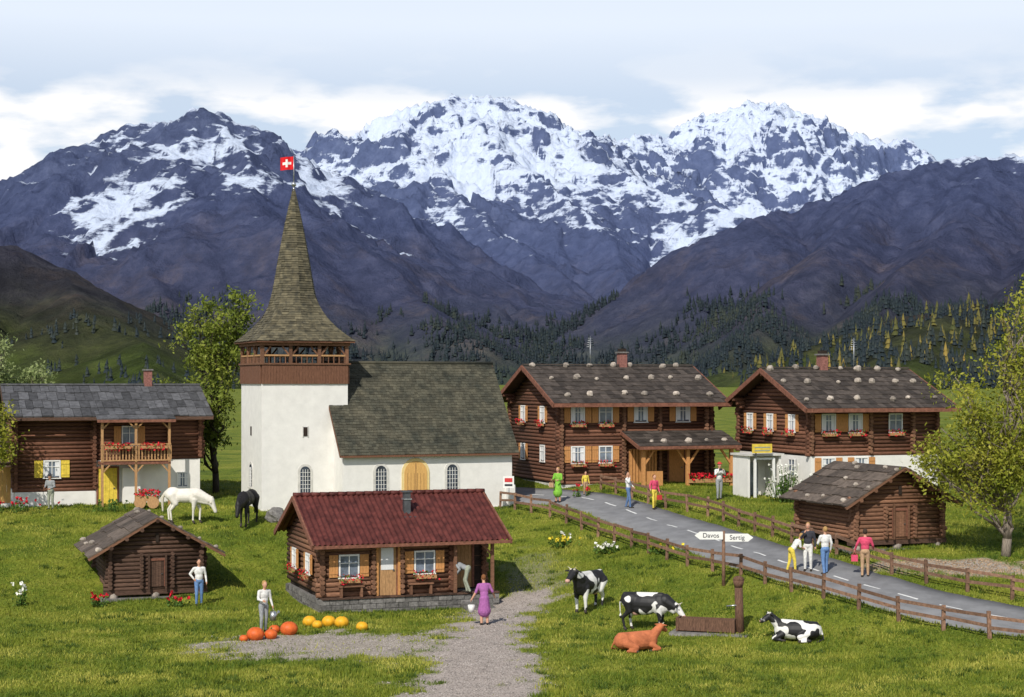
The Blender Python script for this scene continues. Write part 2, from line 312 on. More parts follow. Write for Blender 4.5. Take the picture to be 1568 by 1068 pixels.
# ---------------------------------------------------------------- mountains
def ridge(pts):
    return [((a-784)*D/F,D,CAMZ+(585-e)*D/F) for a,e,D in pts]
RID=[ # (pixel x, pixel y, distance) of ridge lines, image coordinates projected to chosen depths
 ([(-400,430,3900),(-260,400,3900),(-100,362,3900),(0,325,3900),(50,300,3900),(100,256,3950),(150,230,4000),(200,190,4000),(245,183,4000),(290,176,4000),(315,164,4000),(345,178,4000),(400,206,4100),(450,232,4200),(500,268,4300),(560,330,4100),(640,388,3800),(760,452,3500),(900,508,3200),(980,535,3000)],.62),
 ([(345,178,4000),(385,262,3600),(430,390,3150),(470,520,2750)],.62),([(400,258,3650),(500,350,3400),(620,450,3100),(740,520,2850)],.62),
 ([(200,190,4000),(160,320,3550),(110,430,3150),(80,520,2800)],.62),([(290,176,4000),(285,300,3600),(250,420,3150),(260,530,2750)],.62),
 ([(500,290,6000),(525,250,6050),(545,222,6100),(590,200,6150),(610,168,6200),(650,160,6200),(668,164,6200),(682,152,6200),(708,158,6200),(735,149,6200),(780,160,6200),(830,186,6300),(880,206,6500),(950,215,6700),(1010,213,6900)],.62),
 ([(610,168,6200),(640,240,5750),(690,300,5350),(770,360,4950),(860,430,4500),(940,505,4050)],.62),
 ([(780,160,6200),(900,245,5800),(1000,292,5500),(1110,322,5200),(1060,400,4800),(1000,480,4300)],.62),([(720,152,6200),(790,250,5600),(900,340,5100),(960,430,4600)],.65),
 ([(1010,213,6900),(1035,203,7000),(1075,182,7000),(1105,176,7000),(1140,160,7000),(1190,155,7000),(1215,170,7000),(1250,180,7000),(1300,206,7000),(1390,222,7000),(1420,248,7000),(1500,300,7000),(1700,340,7000)],.75),
 ([(1140,160,7000),(1130,250,6500),(1160,310,6200)],.75),([(1250,182,7000),(1240,260,6500),(1260,310,6200)],.75),
 ([(960,528,3000),(1010,472,3100),(1080,400,3200),(1140,335,3300),(1200,322,3400),(1280,302,3400),(1350,276,3400),(1440,247,3400),(1500,233,3400),(1568,238,3400),(1700,225,3400),(1900,230,3400)],.6),
 ([(1500,233,3400),(1480,340,3000),(1400,430,2600),(1310,520,2250)],.6),([(1350,276,3400),(1270,380,3000),(1180,480,2600),(1110,550,2300)],.6),([(1650,230,3400),(1640,340,2900),(1600,430,2500)],.6),
 ([(-400,280,1450),(-200,330,1450),(0,383,1480),(60,408,1500),(130,440,1500),(200,478,1520),(265,522,1560),(330,566,1600)],.5),([(60,410,1500),(150,500,1250),(220,570,1000)],.45),
 ([(1060,580,1700),(1150,562,1700),(1230,534,1680),(1300,508,1660),(1400,486,1650),(1500,466,1650),(1568,450,1650),(1800,380,1600),(2100,330,1600)],.42),([(1500,466,1650),(1400,540,1300),(1330,576,1100)],.38),
]
def mh(X,Y,full=False):
    wx=X+fbm(X/420,Y/420,4,21)*60; wy=Y+fbm(X/420,Y/420,4,31)*90
    H=np.full(X.shape,-200.);S=np.zeros(X.shape);Dm=np.zeros(X.shape); acc=0
    for pts,k in RID:
        P3=ridge(pts)
        for a,b in zip(P3[:-1],P3[1:]):
            bx,by=b[0]-a[0],b[1]-a[1];l2=bx*bx+by*by; t=np.clip(((wx-a[0])*bx+(wy-a[1])*by)/l2,0,1)
            d=np.hypot(wx-a[0]-t*bx,wy-a[1]-t*by); h=a[2]+(b[2]-a[2])*t-k*d*(1-.00012*np.clip(d,0,1500))
            m=h>H; H=np.where(m,h,H); S=np.where(m,acc+t*math.sqrt(l2),S); Dm=np.where(m,d,Dm); acc+=math.sqrt(l2)
    amp=np.clip(H,0,900)/900; da=sst(0,260,Dm)
    g=fbm(S/75,Dm/420,4,41,True,.55)*(8+36*amp)*da
    r=fbm(X/330,Y/330,7,51,True,.55)*(8+60*amp)*(.2+.8*da)+fbm(X/75,Y/75,4,71,True,.65)*(1.5+19*amp)
    H=H+g+r+6*amp
    if full: # where snow can lie: altitude, gullies rather than ribs, broad variation
        gl=fbm(S/75,Dm/420,3,41,True,.5)*da; rr=fbm(X/330,Y/330,4,51,True,.5); lv=fbm(X/900,Y/900,2,91)
        return (H-655)/500-gl*1.15-(rr-.3)*1.0+lv*.45+np.where(Y>4300,.2,0)-np.clip((440-H)/110,0,4)-np.where((X>500)&(Y<3900),.35,0)
    return np.where(H>0,H,H*.4)-2+ 4*np.log1p(np.exp(-np.abs(H)/8))*(H>0)
def mountmat():
    m=bpy.data.materials.new('alpine_rock_snow_haze'); m.use_nodes=True; nt=m.node_tree;L=nt.links;b=nt.nodes['Principled BSDF'];b.inputs['Roughness'].default_value=.95;b.inputs['Specular IOR Level'].default_value=.05
    g=nd(nt,'ShaderNodeNewGeometry'); sp=nd(nt,'ShaderNodeSeparateXYZ'); L.new(g.outputs['Position'],sp.inputs[0]); sn=nd(nt,'ShaderNodeSeparateXYZ'); L.new(g.outputs['Normal'],sn.inputs[0])
    def noise(s,d=8,st=(1,1,1),r=.65):
        mp=nd(nt,'ShaderNodeMapping'); mp.inputs['Scale'].default_value=st; L.new(g.outputs['Position'],mp.inputs[0])
        q=nd(nt,'ShaderNodeTexNoise'); q.inputs['Scale'].default_value=s; q.inputs['Detail'].default_value=d; q.inputs['Roughness'].default_value=r; L.new(mp.outputs[0],q.inputs['Vector']); return q.outputs[0]
    def ma(op,a,b_,c=None):
        q=nd(nt,'ShaderNodeMath',operation=op)
        for i,v in enumerate((a,b_,c)):
            if v is None: continue
            if isinstance(v,(int,float)): q.inputs[i].default_value=v
            else: L.new(v,q.inputs[i])
        return q.outputs[0]
    def ramp(src,els):
        r=nd(nt,'ShaderNodeValToRGB'); e=r.color_ramp.elements; e[0].position=els[0][0];e[0].color=(*els[0][1],1);e[1].position=els[-1][0];e[1].color=(*els[-1][1],1)
        for p,c in els[1:-1]: x=e.new(p);x.color=(*c,1)
        L.new(src,r.inputs[0]); return r.outputs[0]
    z=sp.outputs[2]; nb=noise(.004,8); nf=noise(.022,10,(1,1,1),.72); nm=noise(.0075,9,(1,1,.5),.7)
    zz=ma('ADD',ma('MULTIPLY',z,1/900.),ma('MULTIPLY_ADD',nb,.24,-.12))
    hazy_rock=ramp(zz,[(.0,(.06,.085,.02)),(.035,(.05,.058,.026)),(.10,(.040,.040,.044)),(.2,(.041,.042,.070)),(.42,(.046,.056,.110)),(.8,(.078,.098,.165))])  # rock tones by height, bluer and paler upward as painted-in haze
    brn=ramp(nm,[(.5,(0,0,0)),(.66,(1,1,1))]); bz=ramp(zz,[(.02,(.2,.2,.2)),(.12,(.65,.65,.65)),(.3,(.35,.35,.35)),(.42,(0,0,0))])
    bf=nd(nt,'ShaderNodeMix',data_type='RGBA',blend_type='MULTIPLY'); bf.inputs[0].default_value=1; L.new(brn,bf.inputs[6]);L.new(bz,bf.inputs[7])
    mb_=nd(nt,'ShaderNodeMix',data_type='RGBA'); L.new(bf.outputs[2],mb_.inputs[0]); L.new(hazy_rock,mb_.inputs[6]); mb_.inputs[7].default_value=(.10,.072,.05,1)
    br=ramp(nf,[(.3,(.4,.4,.45)),(.5,(.95,.95,1)),(.7,(1.9,1.8,1.65))])
    mm=nd(nt,'ShaderNodeMix',data_type='RGBA',blend_type='MULTIPLY'); mm.inputs[0].default_value=1; L.new(mb_.outputs[2],mm.inputs[6]);L.new(br,mm.inputs[7])
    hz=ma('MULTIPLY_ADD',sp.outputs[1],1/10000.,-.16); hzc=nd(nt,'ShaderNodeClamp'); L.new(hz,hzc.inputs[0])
    haze_mix=nd(nt,'ShaderNodeMix',data_type='RGBA'); L.new(hzc.outputs[0],haze_mix.inputs[0]); L.new(mm.outputs[2],haze_mix.inputs[6]); haze_mix.inputs[7].default_value=(.13,.175,.34,1)  # aerial haze painted into the colour as a blue tint growing with distance
    strat=noise(.011,10,(1,1,4),.72)
    sa=nd(nt,'ShaderNodeAttribute'); sa.attribute_name='snow'
    s=ma('ADD',sa.outputs['Fac'],ma('MULTIPLY_ADD',sn.outputs[2],2.8,-2.25)); s=ma('ADD',s,ma('MULTIPLY_ADD',strat,3.2,-1.6)); s=ma('ADD',s,ma('MULTIPLY_ADD',nf,2.0,-1.0))
    sf=ramp(s,[(.0,(0,0,0)),(.16,(.5,.5,.5)),(.42,(1,1,1))])
    mx=nd(nt,'ShaderNodeMix',data_type='RGBA'); L.new(sf,mx.inputs[0]); L.new(haze_mix.outputs[2],mx.inputs[6]); mx.inputs[7].default_value=(.62,.70,.86,1)
    L.new(mx.outputs[2],b.inputs['Base Color'])
    bp=nd(nt,'ShaderNodeBump');bp.inputs['Strength'].default_value=.9;bp.inputs['Distance'].default_value=22;L.new(nf,bp.inputs['Height']);L.new(bp.outputs[0],b.inputs['Normal']); return m
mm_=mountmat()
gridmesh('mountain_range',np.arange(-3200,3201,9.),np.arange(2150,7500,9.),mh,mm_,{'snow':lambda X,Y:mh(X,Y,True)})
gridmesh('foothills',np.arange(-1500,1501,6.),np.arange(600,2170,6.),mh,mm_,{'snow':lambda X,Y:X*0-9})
# distant conifers
def conifers(name,N,xr,yr,acc,mat,hr):
    X=rng.uniform(*xr,N);Y=rng.uniform(*yr,N);Z=mh(X,Y);kp=acc(X,Y,Z);X=X[kp];Y=Y[kp];Z=Z[kp];k=len(X)
    v=[];f=[]
    for t,(r,z0,z1) in enumerate([(.2,.08,.5),(.15,.34,.76),(.09,.6,1.0)]):
        o=len(v)
        for i in range(6): v.append((r*math.cos(i*1.047+t),r*math.sin(i*1.047+t),z0))
        v.append((0,0,z1)); f+=[(o+i,o+(i+1)%6,o+6) for i in range(6)]
    v=np.array(v);f=np.array(f); h=(hr[0]+(hr[1]-hr[0])*rng.random(k)**1.5)[:,None]; wd=h*rng.uniform(.6,1.25,(k,1))
    co=np.stack([v[None,:,0]*wd+X[:,None],v[None,:,1]*wd+Y[:,None],v[None,:,2]*h+Z[:,None]-.5],-1).reshape(-1,3)
    co+=rng.normal(0,.3,co.shape); fc=(f[None]+len(v)*np.arange(k)[:,None,None]).reshape(-1,3)
    me=bpy.data.meshes.new(name); npmesh(me,co,fc); me.materials.append(MATS[mat]); o=bpy.data.objects.new(name,me); sc.collection.objects.link(o)
nzf=lambda X,Y,s,sd:fbm(X/s,Y/s,4,sd)
conifers('distant_conifer_forest',32000,(-1000,900),(2200,3300),lambda X,Y,Z:(Z>2)&(Z<170)&(nzf(X,Y,150,5)*1.3+rng.normal(0,.15,X.shape)>-.13+Z/300),'conifer',(9,24))
conifers('distant_conifer_forest',22000,(60,1100),(900,2200),lambda X,Y,Z:(Z>4)&(nzf(X,Y,140,6)+rng.normal(0,.1,X.shape)>-.0),'conifer',(7,17))
conifers('distant_larch_forest',6000,(100,1100),(900,2200),lambda X,Y,Z:(Z>6)&(nzf(X,Y,140,6)+rng.normal(0,.15,X.shape)>.0),'larch',(7,19))
conifers('distant_conifer_forest',3500,(-700,-80),(900,1700),lambda X,Y,Z:(Z>3)&(Z<60)&(nzf(X,Y,60,8)>.14),'conifer',(5,12))
# ---------------------------------------------------------------- building helpers
def logs(mb,p0,p1,z0,z1,m,r=.1,ext=.22,off=0):
    p0=Vector((*p0,0));p1=Vector((*p1,0));d=(p1-p0).normalized();z=z0+r+off*r
    while z<z1:
        e0=ext*random.uniform(.75,1.25);e1=ext*random.uniform(.75,1.25); a=p0-d*e0;b=p1+d*e1;rr=r*random.uniform(.95,1.08)
        mb.cyl((a.x,a.y,z),(b.x,b.y,z),rr,rr*random.uniform(.92,1),m,8); z+=2*r*.97
def logends(mb,x,z0,z1,m,r=.1,y=-.3):
    z=z0+2*r
    while z<z1: mb.cyl((x,y*random.uniform(.85,1.12),z),(x,.3,z),r*.95,r*.95,m,8); z+=2*r*.97
def roof(mb,e,U,S,rows,cols,t,m,jit=.3,gap=.01):
    e=Vector(e);U=Vector(U);S=Vector(S);N=U.cross(S).normalized(); ul=U.length; cw=1/cols
    for i in range(rows):
        a0=i/rows;a1=min(1.0,(i+1.35)/rows); off=(i%2)*.5*cw
        u=-off
        while u<1-1e-4:
            w=cw*random.uniform(1-jit,1+jit); u0=max(u,0);u1=min(u+w-gap/ul,1)
            if 1-u1<cw*.35: u1=1
            if u1-u0>.002:
                dz=t*random.uniform(.8,1.25); a_=a0+random.uniform(-.12,.12)/rows*(jit>0); a_=max(0,a_) if i==0 else a_
                P0=e+U*u0+S*a_;P1=e+U*u1+S*a_;P2=e+U*u1+S*a1;P3=e+U*u0+S*a1
                mb.add([P0,P1,P2,P3,P0+N*dz*1.6,P1+N*dz*1.6,P2+N*dz*.5,P3+N*dz*.5],MB.BF,m)
            u=u1+gap/ul if u1<1 else 1
def roofstones(mb,e,U,S,n,m='roofstone',rs=.16,a=None):
    e=Vector(e);U=Vector(U);S=Vector(S);N=U.cross(S).normalized()
    for i in range(n):
        u=(i+.5+random.uniform(-.25,.25))/n; c=e+U*u+S*((a if a is not None else .1)+random.uniform(-.03,.03))+N*.12
        s=rs*random.uniform(.7,1.25); mb.ell(c,(s,s*.75,s*random.uniform(.6,.9)),m,nu=8,nv=6,jit=.16,smooth=False)
def window(mb,u,z,w=.62,h=.75,sh=True,fl=True,shm='orange',tr='white',d=.11,shw=None):
    shw=shw or w*.52
    mb.box(u-w/2,u+w/2,-d-.015,-d+.06,z,z+h,'glass')
    if random.random()<.8:
        mb.box(u-w/2+.02,u-w*.2,-d-.02,-d-.012,z+.05,z+h-.04,'curtain'); mb.box(u+w*.2,u+w/2-.02,-d-.02,-d-.012,z+.05,z+h-.04,'curtain')
    f=.045
    for a in((u-w/2-f,u-w/2+f*.3,z-f,z+h+f),(u+w/2-f*.3,u+w/2+f,z-f,z+h+f),(u-.018,u+.018,z,z+h)): mb.box(a[0],a[1],-d-.05,-d,a[2],a[3],tr)
    mb.box(u-w/2+.013,u-.018,-d-.048,-d,z+h*.62,z+h*.62+.03,tr);mb.box(u+.018,u+w/2-.013,-d-.048,-d,z+h*.62,z+h*.62+.03,tr)
    mb.box(u-w/2-f-.03,u+w/2+f+.03,-d-.065,-d,z-f-.05,z-f-.001,tr);mb.box(u-w/2+.013,u+w/2-.013,-d-.052,-d,z+h-.02,z+h+f,tr)
    if sh:
        for s in(-1,1):
            c=u+s*(w/2+.07+shw/2)
            for k in range(3): mb.box(c-shw/2+k*shw/3+.004,c-shw/2+(k+1)*shw/3-.004,-d-.035,-d,z-.03,z+h+.03,shm)
            for zz in(.12,.8): mb.box(c-shw/2+.02,c+shw/2-.02,-d-.055,-d-.036,z+h*zz,z+h*zz+.06,shm)
    if fl:
        mb.box(u-w/2-.05,u+w/2+.05,-d-.25,-d-.07,z-.24,z-.1,'tanwood')
        mb.tufts(u-w/2-.12,u+w/2+.12,-d-.34,-d-.05,z-.2,z+.06,26,'leafg',.05); mb.tufts(u-w/2-.15,u+w/2+.15,-d-.37,-d-.05,z-.28,z+.1,60,'redflower',.045)
def wallM(x,y,a): return Matrix.Translation((x,y,0))@Matrix.Rotation(math.radians(a),4,'Z')
def door(mb,u,z,w=.9,h=1.95,m='tanwood',d=.11):
    for k in range(5): mb.box(u-w/2+k*w/5+.004,u-w/2+(k+1)*w/5-.004,-d-.04,-d,z,z+h,m)
    mb.box(u-w/2-.09,u-w/2,-d-.08,-d,z,z+h+.09,'fascia');mb.box(u+w/2,u+w/2+.09,-d-.08,-d,z,z+h+.09,'fascia');mb.box(u-w/2,u+w/2,-d-.08,-d,z+h+.002,z+h+.09,'fascia')
    mb.box(u+w*.3,u+w*.38,-d-.08,-d-.04,z+h*.47,z+h*.5,'metal')
R20=math.radians(20)
# ---------------------------------------------------------------- small cabin with red roof
def cabin():
    x,y=-7.3,65; z=gz(x,y)-.02; L,D=7.2,6.0; e=empty('log_cabin',(x,y,z),R20)
    b=MB(); b.box(0,L,0,D,-.4,.5,'stone')
    for r_ in range(3):
        u=0
        while u<L: w=random.uniform(.25,.6); b.box(u,min(u+w-.02,L),-.05-random.random()*.03,.1,-.1+r_*.2,.08+r_*.2,'stone'); u+=w
        u=0
        while u<D: w=random.uniform(.25,.6); b.box(-.05-random.random()*.03,.1,u,min(u+w-.02,D),-.1+r_*.2,.08+r_*.2,'stone'); u+=w
    for k in range(24): b.box(.02+k*.3,.02+k*.3+.28,-.12,.6,.502,.55,'log_dark')
    b.obj('plinth',e)
    b=MB(); WL=5.3; y0=.35; wt=2.75
    b.box(.1,WL-.1,y0+.1,D-.2,.5,wt,'inner'); b.box(WL-.12,L-.1,1.6,D-.2,.5,wt,'inner')
    logs(b,(.1,y0),(WL,y0),.55,wt,'log_brown'); logs(b,(.1,y0),(.1,D-.1),.55,wt,'log_brown',off=1); logs(b,(WL,y0),(WL,D-.1),.55,wt,'log',off=1); logs(b,(WL,1.7),(L-.1,1.7),.55,wt,'log_brown'); logs(b,(L-.1,1.7),(L-.1,D-.1),.55,wt,'log',off=1)
    logends(b,2.1,.5,wt,'log_brown',y=y0-.32); logends(b,3.25,.5,wt,'log_brown',y=y0-.32)
    zr=4.2
    for xx in(.1,L-.1):
        q=wt
        while q<zr-.3:
            hw=(zr-q)/(zr-wt)*(D/2-.1)-.42; b.cyl((xx,D/2-hw,q+.1),(xx,D/2+hw,q+.1),.1,.1,'log',8); q+=.195
    b.obj('walls',e)
    b=MB(); b.M=Matrix.Translation((0,y0,0))
    window(b,1.15,1.35,.72,.8,shw=.36); window(b,4.2,1.4,.76,.8,shw=.36); door(b,2.68,.56,.72,2.0,'tanwood'); b.box(2.42,2.92,-.165,-.152,1.55,2.4,'curtain')
    b.box(2.2,2.3,-.25,-.1,.56,2.7,'orange');b.box(3.08,3.18,-.25,-.1,.56,2.7,'orange')
    b.M=wallM(0,D,-90); window(b,1.9,1.4,.6,.7,shw=.3); window(b,4.3,1.4,.6,.7,shw=.3)
    b.obj('windows_and_door',e)
    b=MB() # corrugated roof
    oh=.75;ex=-.42;LR=L+.84
    for sgn,(ya,yb) in((0,(-oh+.35,D/2)),(1,(D+oh-.35,D/2))):
        za,zb=wt-.12,zr+.12; nU=int(LR/.035); vs=[];nR=12
        for r_ in range(nR+1):
            t=r_/nR
            for i in range(nU+1): vs.append((ex+i*LR/nU,ya+(yb-ya)*t,za+(zb-za)*t+.034*math.sin(i*.035*2*math.pi/.21)+.012*math.sin(r_*3)))
        fs=[(r_*(nU+1)+i,r_*(nU+1)+i+1,(r_+1)*(nU+1)+i+1,(r_+1)*(nU+1)+i) for r_ in range(nR) for i in range(nU)]
        if sgn: fs=[f[::-1] for f in fs]
        b.add(vs,fs,'redroof',True)
    for k in range(22): b.cyl((ex+k*LR/22,D/2,zr+.15),(ex+(k+1)*LR/22+.02,D/2,zr+.15),.1,.085,'redroof',8)
    for xx in(ex-.02,ex+LR-.03):
        b.beam((xx,-oh+.3,wt-.2),(xx,D/2,zr+.02),.07,.2,'fascia'); b.beam((xx,D+oh-.3,wt-.2),(xx,D/2,zr+.02),.07,.2,'fascia')
    b.beam((ex,-oh+.33,wt-.2),(ex+LR,-oh+.33,wt-.2),.06,.12,'fascia')
    for xx in (0,1.2,2.4,3.6,4.8,6,7.1): b.beam((xx,-.35,wt-.22),(xx,D/2,zr-.07),.09,.1,'log_dark')
    b.obj('roof',e)
    b=MB(); cx,cy=3.9,1.7; b.box(cx-.13,cx+.13,cy-.13,cy+.13,3.2,4.45,'metal'); b.box(cx-.17,cx+.17,cy-.17,cy+.17,4.15,4.2,'steel'); b.box(cx-.19,cx+.19,cy-.19,cy+.19,4.45,4.5,'metal'); b.box(cx-.3,cx+.3,cy-.35,cy+.25,3.42,3.5,'metal'); b.obj('chimney',e)
    b=MB()
    for xx in (WL+.1,L-.25): b.box(xx-.06,xx+.06,-.02,.1,.56,2.7,'log_brown')
    b.beam((WL,.04,2.55),(L,.04,2.55),.1,.12,'log_brown'); b.beam((L-.25,.04,2.0),(L-.75,.04,2.5),.07,.08,'log_brown')
    b.M=Matrix.Translation((WL+.9,1.7,0)); door(b,0,.56,.8,1.8,'tanwood'); b.M=Matrix.Identity(4)
    b.box(WL+.3,WL+1.5,-.5,-.12,-.1,.18,'stone'); b.box(WL+.3,WL+1.5,-.8,-.5,-.1,.02,'stone'); b.obj('porch',e)
    b=MB()
    for ux in(1.2,4.0):
        b.box(ux-.5,ux+.5,-.05,.2,.95,1.0,'log_brown')
        for q in(-.4,.4): b.box(ux+q-.04,ux+q+.04,-.02,.17,.56,.95,'log_brown')
    b.obj('benches',e)
cabin()
# ---------------------------------------------------------------- barns
def barn(x,y,L,D,wall,rise,m,rot=R20,lift=.3,ohl=.75,slabs=7,z0=None):
    z=gz(x+L*.4,y+.5) if z0 is None else z0; e=empty('log_barn',(x,y,z),rot)
    b=MB(); b.box(-.4,L+.4,-.35,D+.2,-.5,.03,'stone')
    for px in(.15,L/2,L-.15):
        for py in(.1,D/2,D-.1): b.ell((px,py,.1),(.2,.2,.2),'roofstone',nu=8,nv=5,jit=.1)
    b.beam((-.25,.05,lift-.06),(L+.25,.05,lift-.06),.2,.2,'log_dark'); b.beam((-.25,D,lift-.06),(L+.25,D,lift-.06),.2,.2,'log_dark'); b.obj('foundation',e)
    b=MB(); zt=lift+wall; b.box(.05,L-.05,.05,D-.05,lift,zt,'inner')
    logs(b,(0,0),(L,0),lift,zt,m,r=.085); logs(b,(0,0),(0,D),lift,zt+.05,m,off=1,r=.085); logs(b,(L,0),(L,D),lift,zt+.05,m,off=1,r=.085); logs(b,(0,D),(L,D),lift,zt,m,r=.085)
    for xx in(L*.34,L*.68): logends(b,xx,lift,zt-.3,m,r=.075,y=-.22)
    q=zt;sl=rise/(L/2+.0)
    while q<zt+rise-.12:
        hw=(zt+rise-q)/rise*L/2
        for yy in(0,D): b.cyl((L/2-hw,yy,q+.06),(L/2+hw,yy,q+.06),.085,.085,m,8)
        q+=.165
    b.obj('walls',e)
    b=MB(); b.M=Matrix.Translation((L*.51,0,0)); door(b,0,lift+.15,.55,1.05,m,d=.09); b.box(-.06,.06,-.14,-.08,zt+.1,zt+.45,'inner')
    for s_ in(-1,1): b.beam((0+s_*.34,-.2,lift+.05),(s_*.34,-.2,lift+1.5),.07,.07,m)
    b.obj('door',e)
    b=MB(); oy=.55; run=L/2+ohl; dz=rise+ohl*sl
    e1=(-ohl,-oy,zt-ohl*sl+.08); Ul=D+2*oy
    roof(b,(-ohl,D+oy,e1[2]),(0,-Ul,0),(run,0,dz),5,slabs,.045,'roofwood',.35); roof(b,(L+ohl,-oy,e1[2]),(0,Ul,0),(-run,0,dz),5,slabs,.045,'roofwood',.35)
    for yy in(-oy+.05,):
        b.beam((-ohl,yy,e1[2]-.07),(L/2,yy,zt+rise+.03),.09,.1,'log_brown');b.beam((L+ohl,yy,e1[2]-.07),(L/2,yy,zt+rise+.03),.09,.1,'log_brown')
    for k in(0,.33,.66,1.0):
        for s_ in(0,1):
            xx=k*L/2 if s_==0 else L-k*L/2; b.cyl((xx,-oy-.02,zt+k*rise-.07),(xx,.1,zt+k*rise-.07),.08,.08,m,8)
    def st(c,s_): b.ell(c,(s_,s_*.8,s_*.7),'roofstone',nu=8,nv=6,jit=.16,smooth=False)
    for u in (.06,.3,.52,.76,.96):
        for a in(.14,.9):
            if random.random()<.85: c=Vector((-ohl,D+oy,e1[2]))+Vector((0,-Ul,0))*min(.98,u+random.uniform(-.08,.08))+Vector((run,0,dz))*(a+random.uniform(-.06,.06)); st((c.x,c.y,c.z+.1),random.uniform(.09,.16))
        if random.random()<.45: c=Vector((-ohl,D+oy,e1[2]))+Vector((0,-Ul,0))*u+Vector((run,0,dz))*random.uniform(.4,.65); st((c.x,c.y,c.z+.1),random.uniform(.08,.14))
        c=Vector((L+ohl,-oy,e1[2]))+Vector((0,Ul,0))*u+Vector((-run,0,dz))*random.choice((.12,.5,.85)); st((c.x,c.y,c.z+.1),random.uniform(.08,.13))
    b.obj('roof',e)
barn(-16.15,68.2,3.65,4.6,1.85,1.05,'log_dark',ohl=.9)
barn(13.75,68.2,4.05,4.4,1.75,1.15,'log_brown',lift=.35,ohl=.7)
# ---------------------------------------------------------------- church
def church():
    th=math.radians(22); x,y=-8.3,83.35; z=2.35; e=empty('church',(x,y,z),th); b=MB()
    L,D=8.95,7.0; ze=5.42-z; zr=9.65-z
    b.box(0,L,0,D,-1,ze-.06,'plaster')
    b.add([(0,0,ze-.06),(0,D,ze-.06),(0,D/2,zr-.16),(L,0,ze-.06),(L,D,ze-.06),(L,D/2,zr-.16)],[(0,2,1),(3,4,5),(0,3,5,2),(1,2,5,4)],'plaster')
    b.box(L-.35,L+.12,-.14,.4,-1,1.2,'plaster')
    b.box(-.06,L+.06,-.06,D,-1,.12,'plaster_old'); b.obj('nave_walls',e)
    b=MB(); o=.3; sl=(zr-ze)/(D/2); ev=ze-o*sl+.12
    roof(b,(-.22,-o,ev),(L+.5,0,0),(0,D/2+o,zr+.1-ev),34,46,.022,'shingle',.25); roof(b,(L+.28,D+o,ev),(-L-.5,0,0),(0,-D/2-o,zr+.1-ev),34,30,.022,'shingle',.25)
    b.cyl((-.25,D/2,zr+.13),(L+.3,D/2,zr+.13),.09,.09,'shingle'); 
    b.beam((-.2,-o+.02,ev-.05),(L+.28,-o+.02,ev-.05),.08,.1,'band')
    for xx in(-.2,L+.25): b.beam((xx,-o+.02,ev-.06),(xx,D/2,zr+.03),.07,.12,'band'); b.beam((xx,D+o-.02,ev-.06),(xx,D/2,zr+.03),.07,.12,'band')
    b.obj('nave_roof',e)
    def arch(b,u,z0,w,h,d,m,n=10,d2=0.02):
        pts=[(u-w/2,z0),(u+w/2,z0)]+[(u+w/2*math.cos(t),z0+h-w/2+w/2*math.sin(t)) for t in [math.pi*i/n for i in range(n+1)]]
        k=len(pts); b.add([(p[0],-d,p[1]) for p in pts]+[(p[0],d2,p[1]) for p in pts],[tuple(range(k))]+[(i,(i+1)%k,k+(i+1)%k,k+i)[::-1] for i in range(k)],m)
    b=MB()
    def awin(u,z0,w,h):
        arch(b,u,z0-.08,w+.26,h+.2,.03,'plaster_old'); arch(b,u,z0,w,h,.045,'darkglass')
        for k in range(1,4): b.box(u-w/2+k*w/4-.01,u-w/2+k*w/4+.01,-.065,-.04,z0+.01,z0+h-w*.3,'white')
        for k in range(1,6): b.box(u-w/2,u+w/2,-.062,-.042,z0+k*h/6.5-.008,z0+k*h/6.5+.008,'white')
        b.box(u-w/2-.15,u+w/2+.15,-.1,-.0,z0-.12,z0-.05,'plaster_old')
    awin(1.95,.95,.55,1.35); awin(5.7,.95,.55,1.35)
    arch(b,3.75,-.3,1.45,2.95,.05,'surround'); arch(b,3.75,-.3,1.2,2.8,.07,'doorgold')
    for k in range(1,7): b.box(3.15+k*.17,3.162+k*.17,-.078,-.06,-.2,1.9,'band')
    b.box(3.74,3.76,-.085,-.06,-.2,2.4,'band')
    tx0,ty0,Wt=.75-4.4,1.7,4.4
    b.M=Matrix.Translation((tx0,ty0,0)); awin(2.2,.95,.5,1.3)
    b.box(2.1,2.32,-.03,.01,3.75,4.2,'inner'); b.box(2.06,2.1,-.04,.01,3.7,4.25,'plaster_old'); b.box(2.32,2.36,-.04,.01,3.7,4.25,'plaster_old')
    b.M=Matrix.Translation((tx0,ty0+Wt,0))@Matrix.Rotation(math.radians(-90),4,'Z'); awin(2.2,1.2,.5,1.1); b.box(2.1,2.3,-.03,.01,3.75,4.2,'inner')
    b.M=Matrix.Identity(4); b.obj('windows_and_door',e)
    b=MB(); zt=8.75-z; b.box(tx0,tx0+Wt,ty0,ty0+Wt,-1,zt,'plaster'); b.box(tx0-.06,tx0+Wt+.06,ty0-.06,ty0+Wt+.06,-1,.1,'plaster_old'); b.obj('tower',e)
    b=MB(); zb=9.65-z; g=.07
    for k in range(30):
        u=k*Wt/30; b.box(tx0+u,tx0+u+Wt/30-.008,ty0-g-random.random()*.012,ty0,zt-.05,zb,'band'); b.box(tx0-g-random.random()*.012,tx0,ty0+u,ty0+u+Wt/30-.008,zt-.05,zb,'band'); b.box(tx0+Wt,tx0+Wt+g,ty0+u,ty0+u+Wt/30-.008,zt-.05,zb,'band')
    b.box(tx0-.02,tx0+Wt+.02,ty0+.0,ty0+Wt+.02,zt-.001,zb-.1,'band')
    ztop=10.75-z
    b.box(tx0-.13,tx0+Wt+.13,ty0-.13,ty0-.03,zb,zb+.08,'log_brown');b.box(tx0-.13,tx0-.03,ty0-.02,ty0+Wt+.1,zb,zb+.08,'log_brown');b.box(tx0+Wt+.03,tx0+Wt+.13,ty0-.02,ty0+Wt+.1,zb,zb+.08,'log_brown')
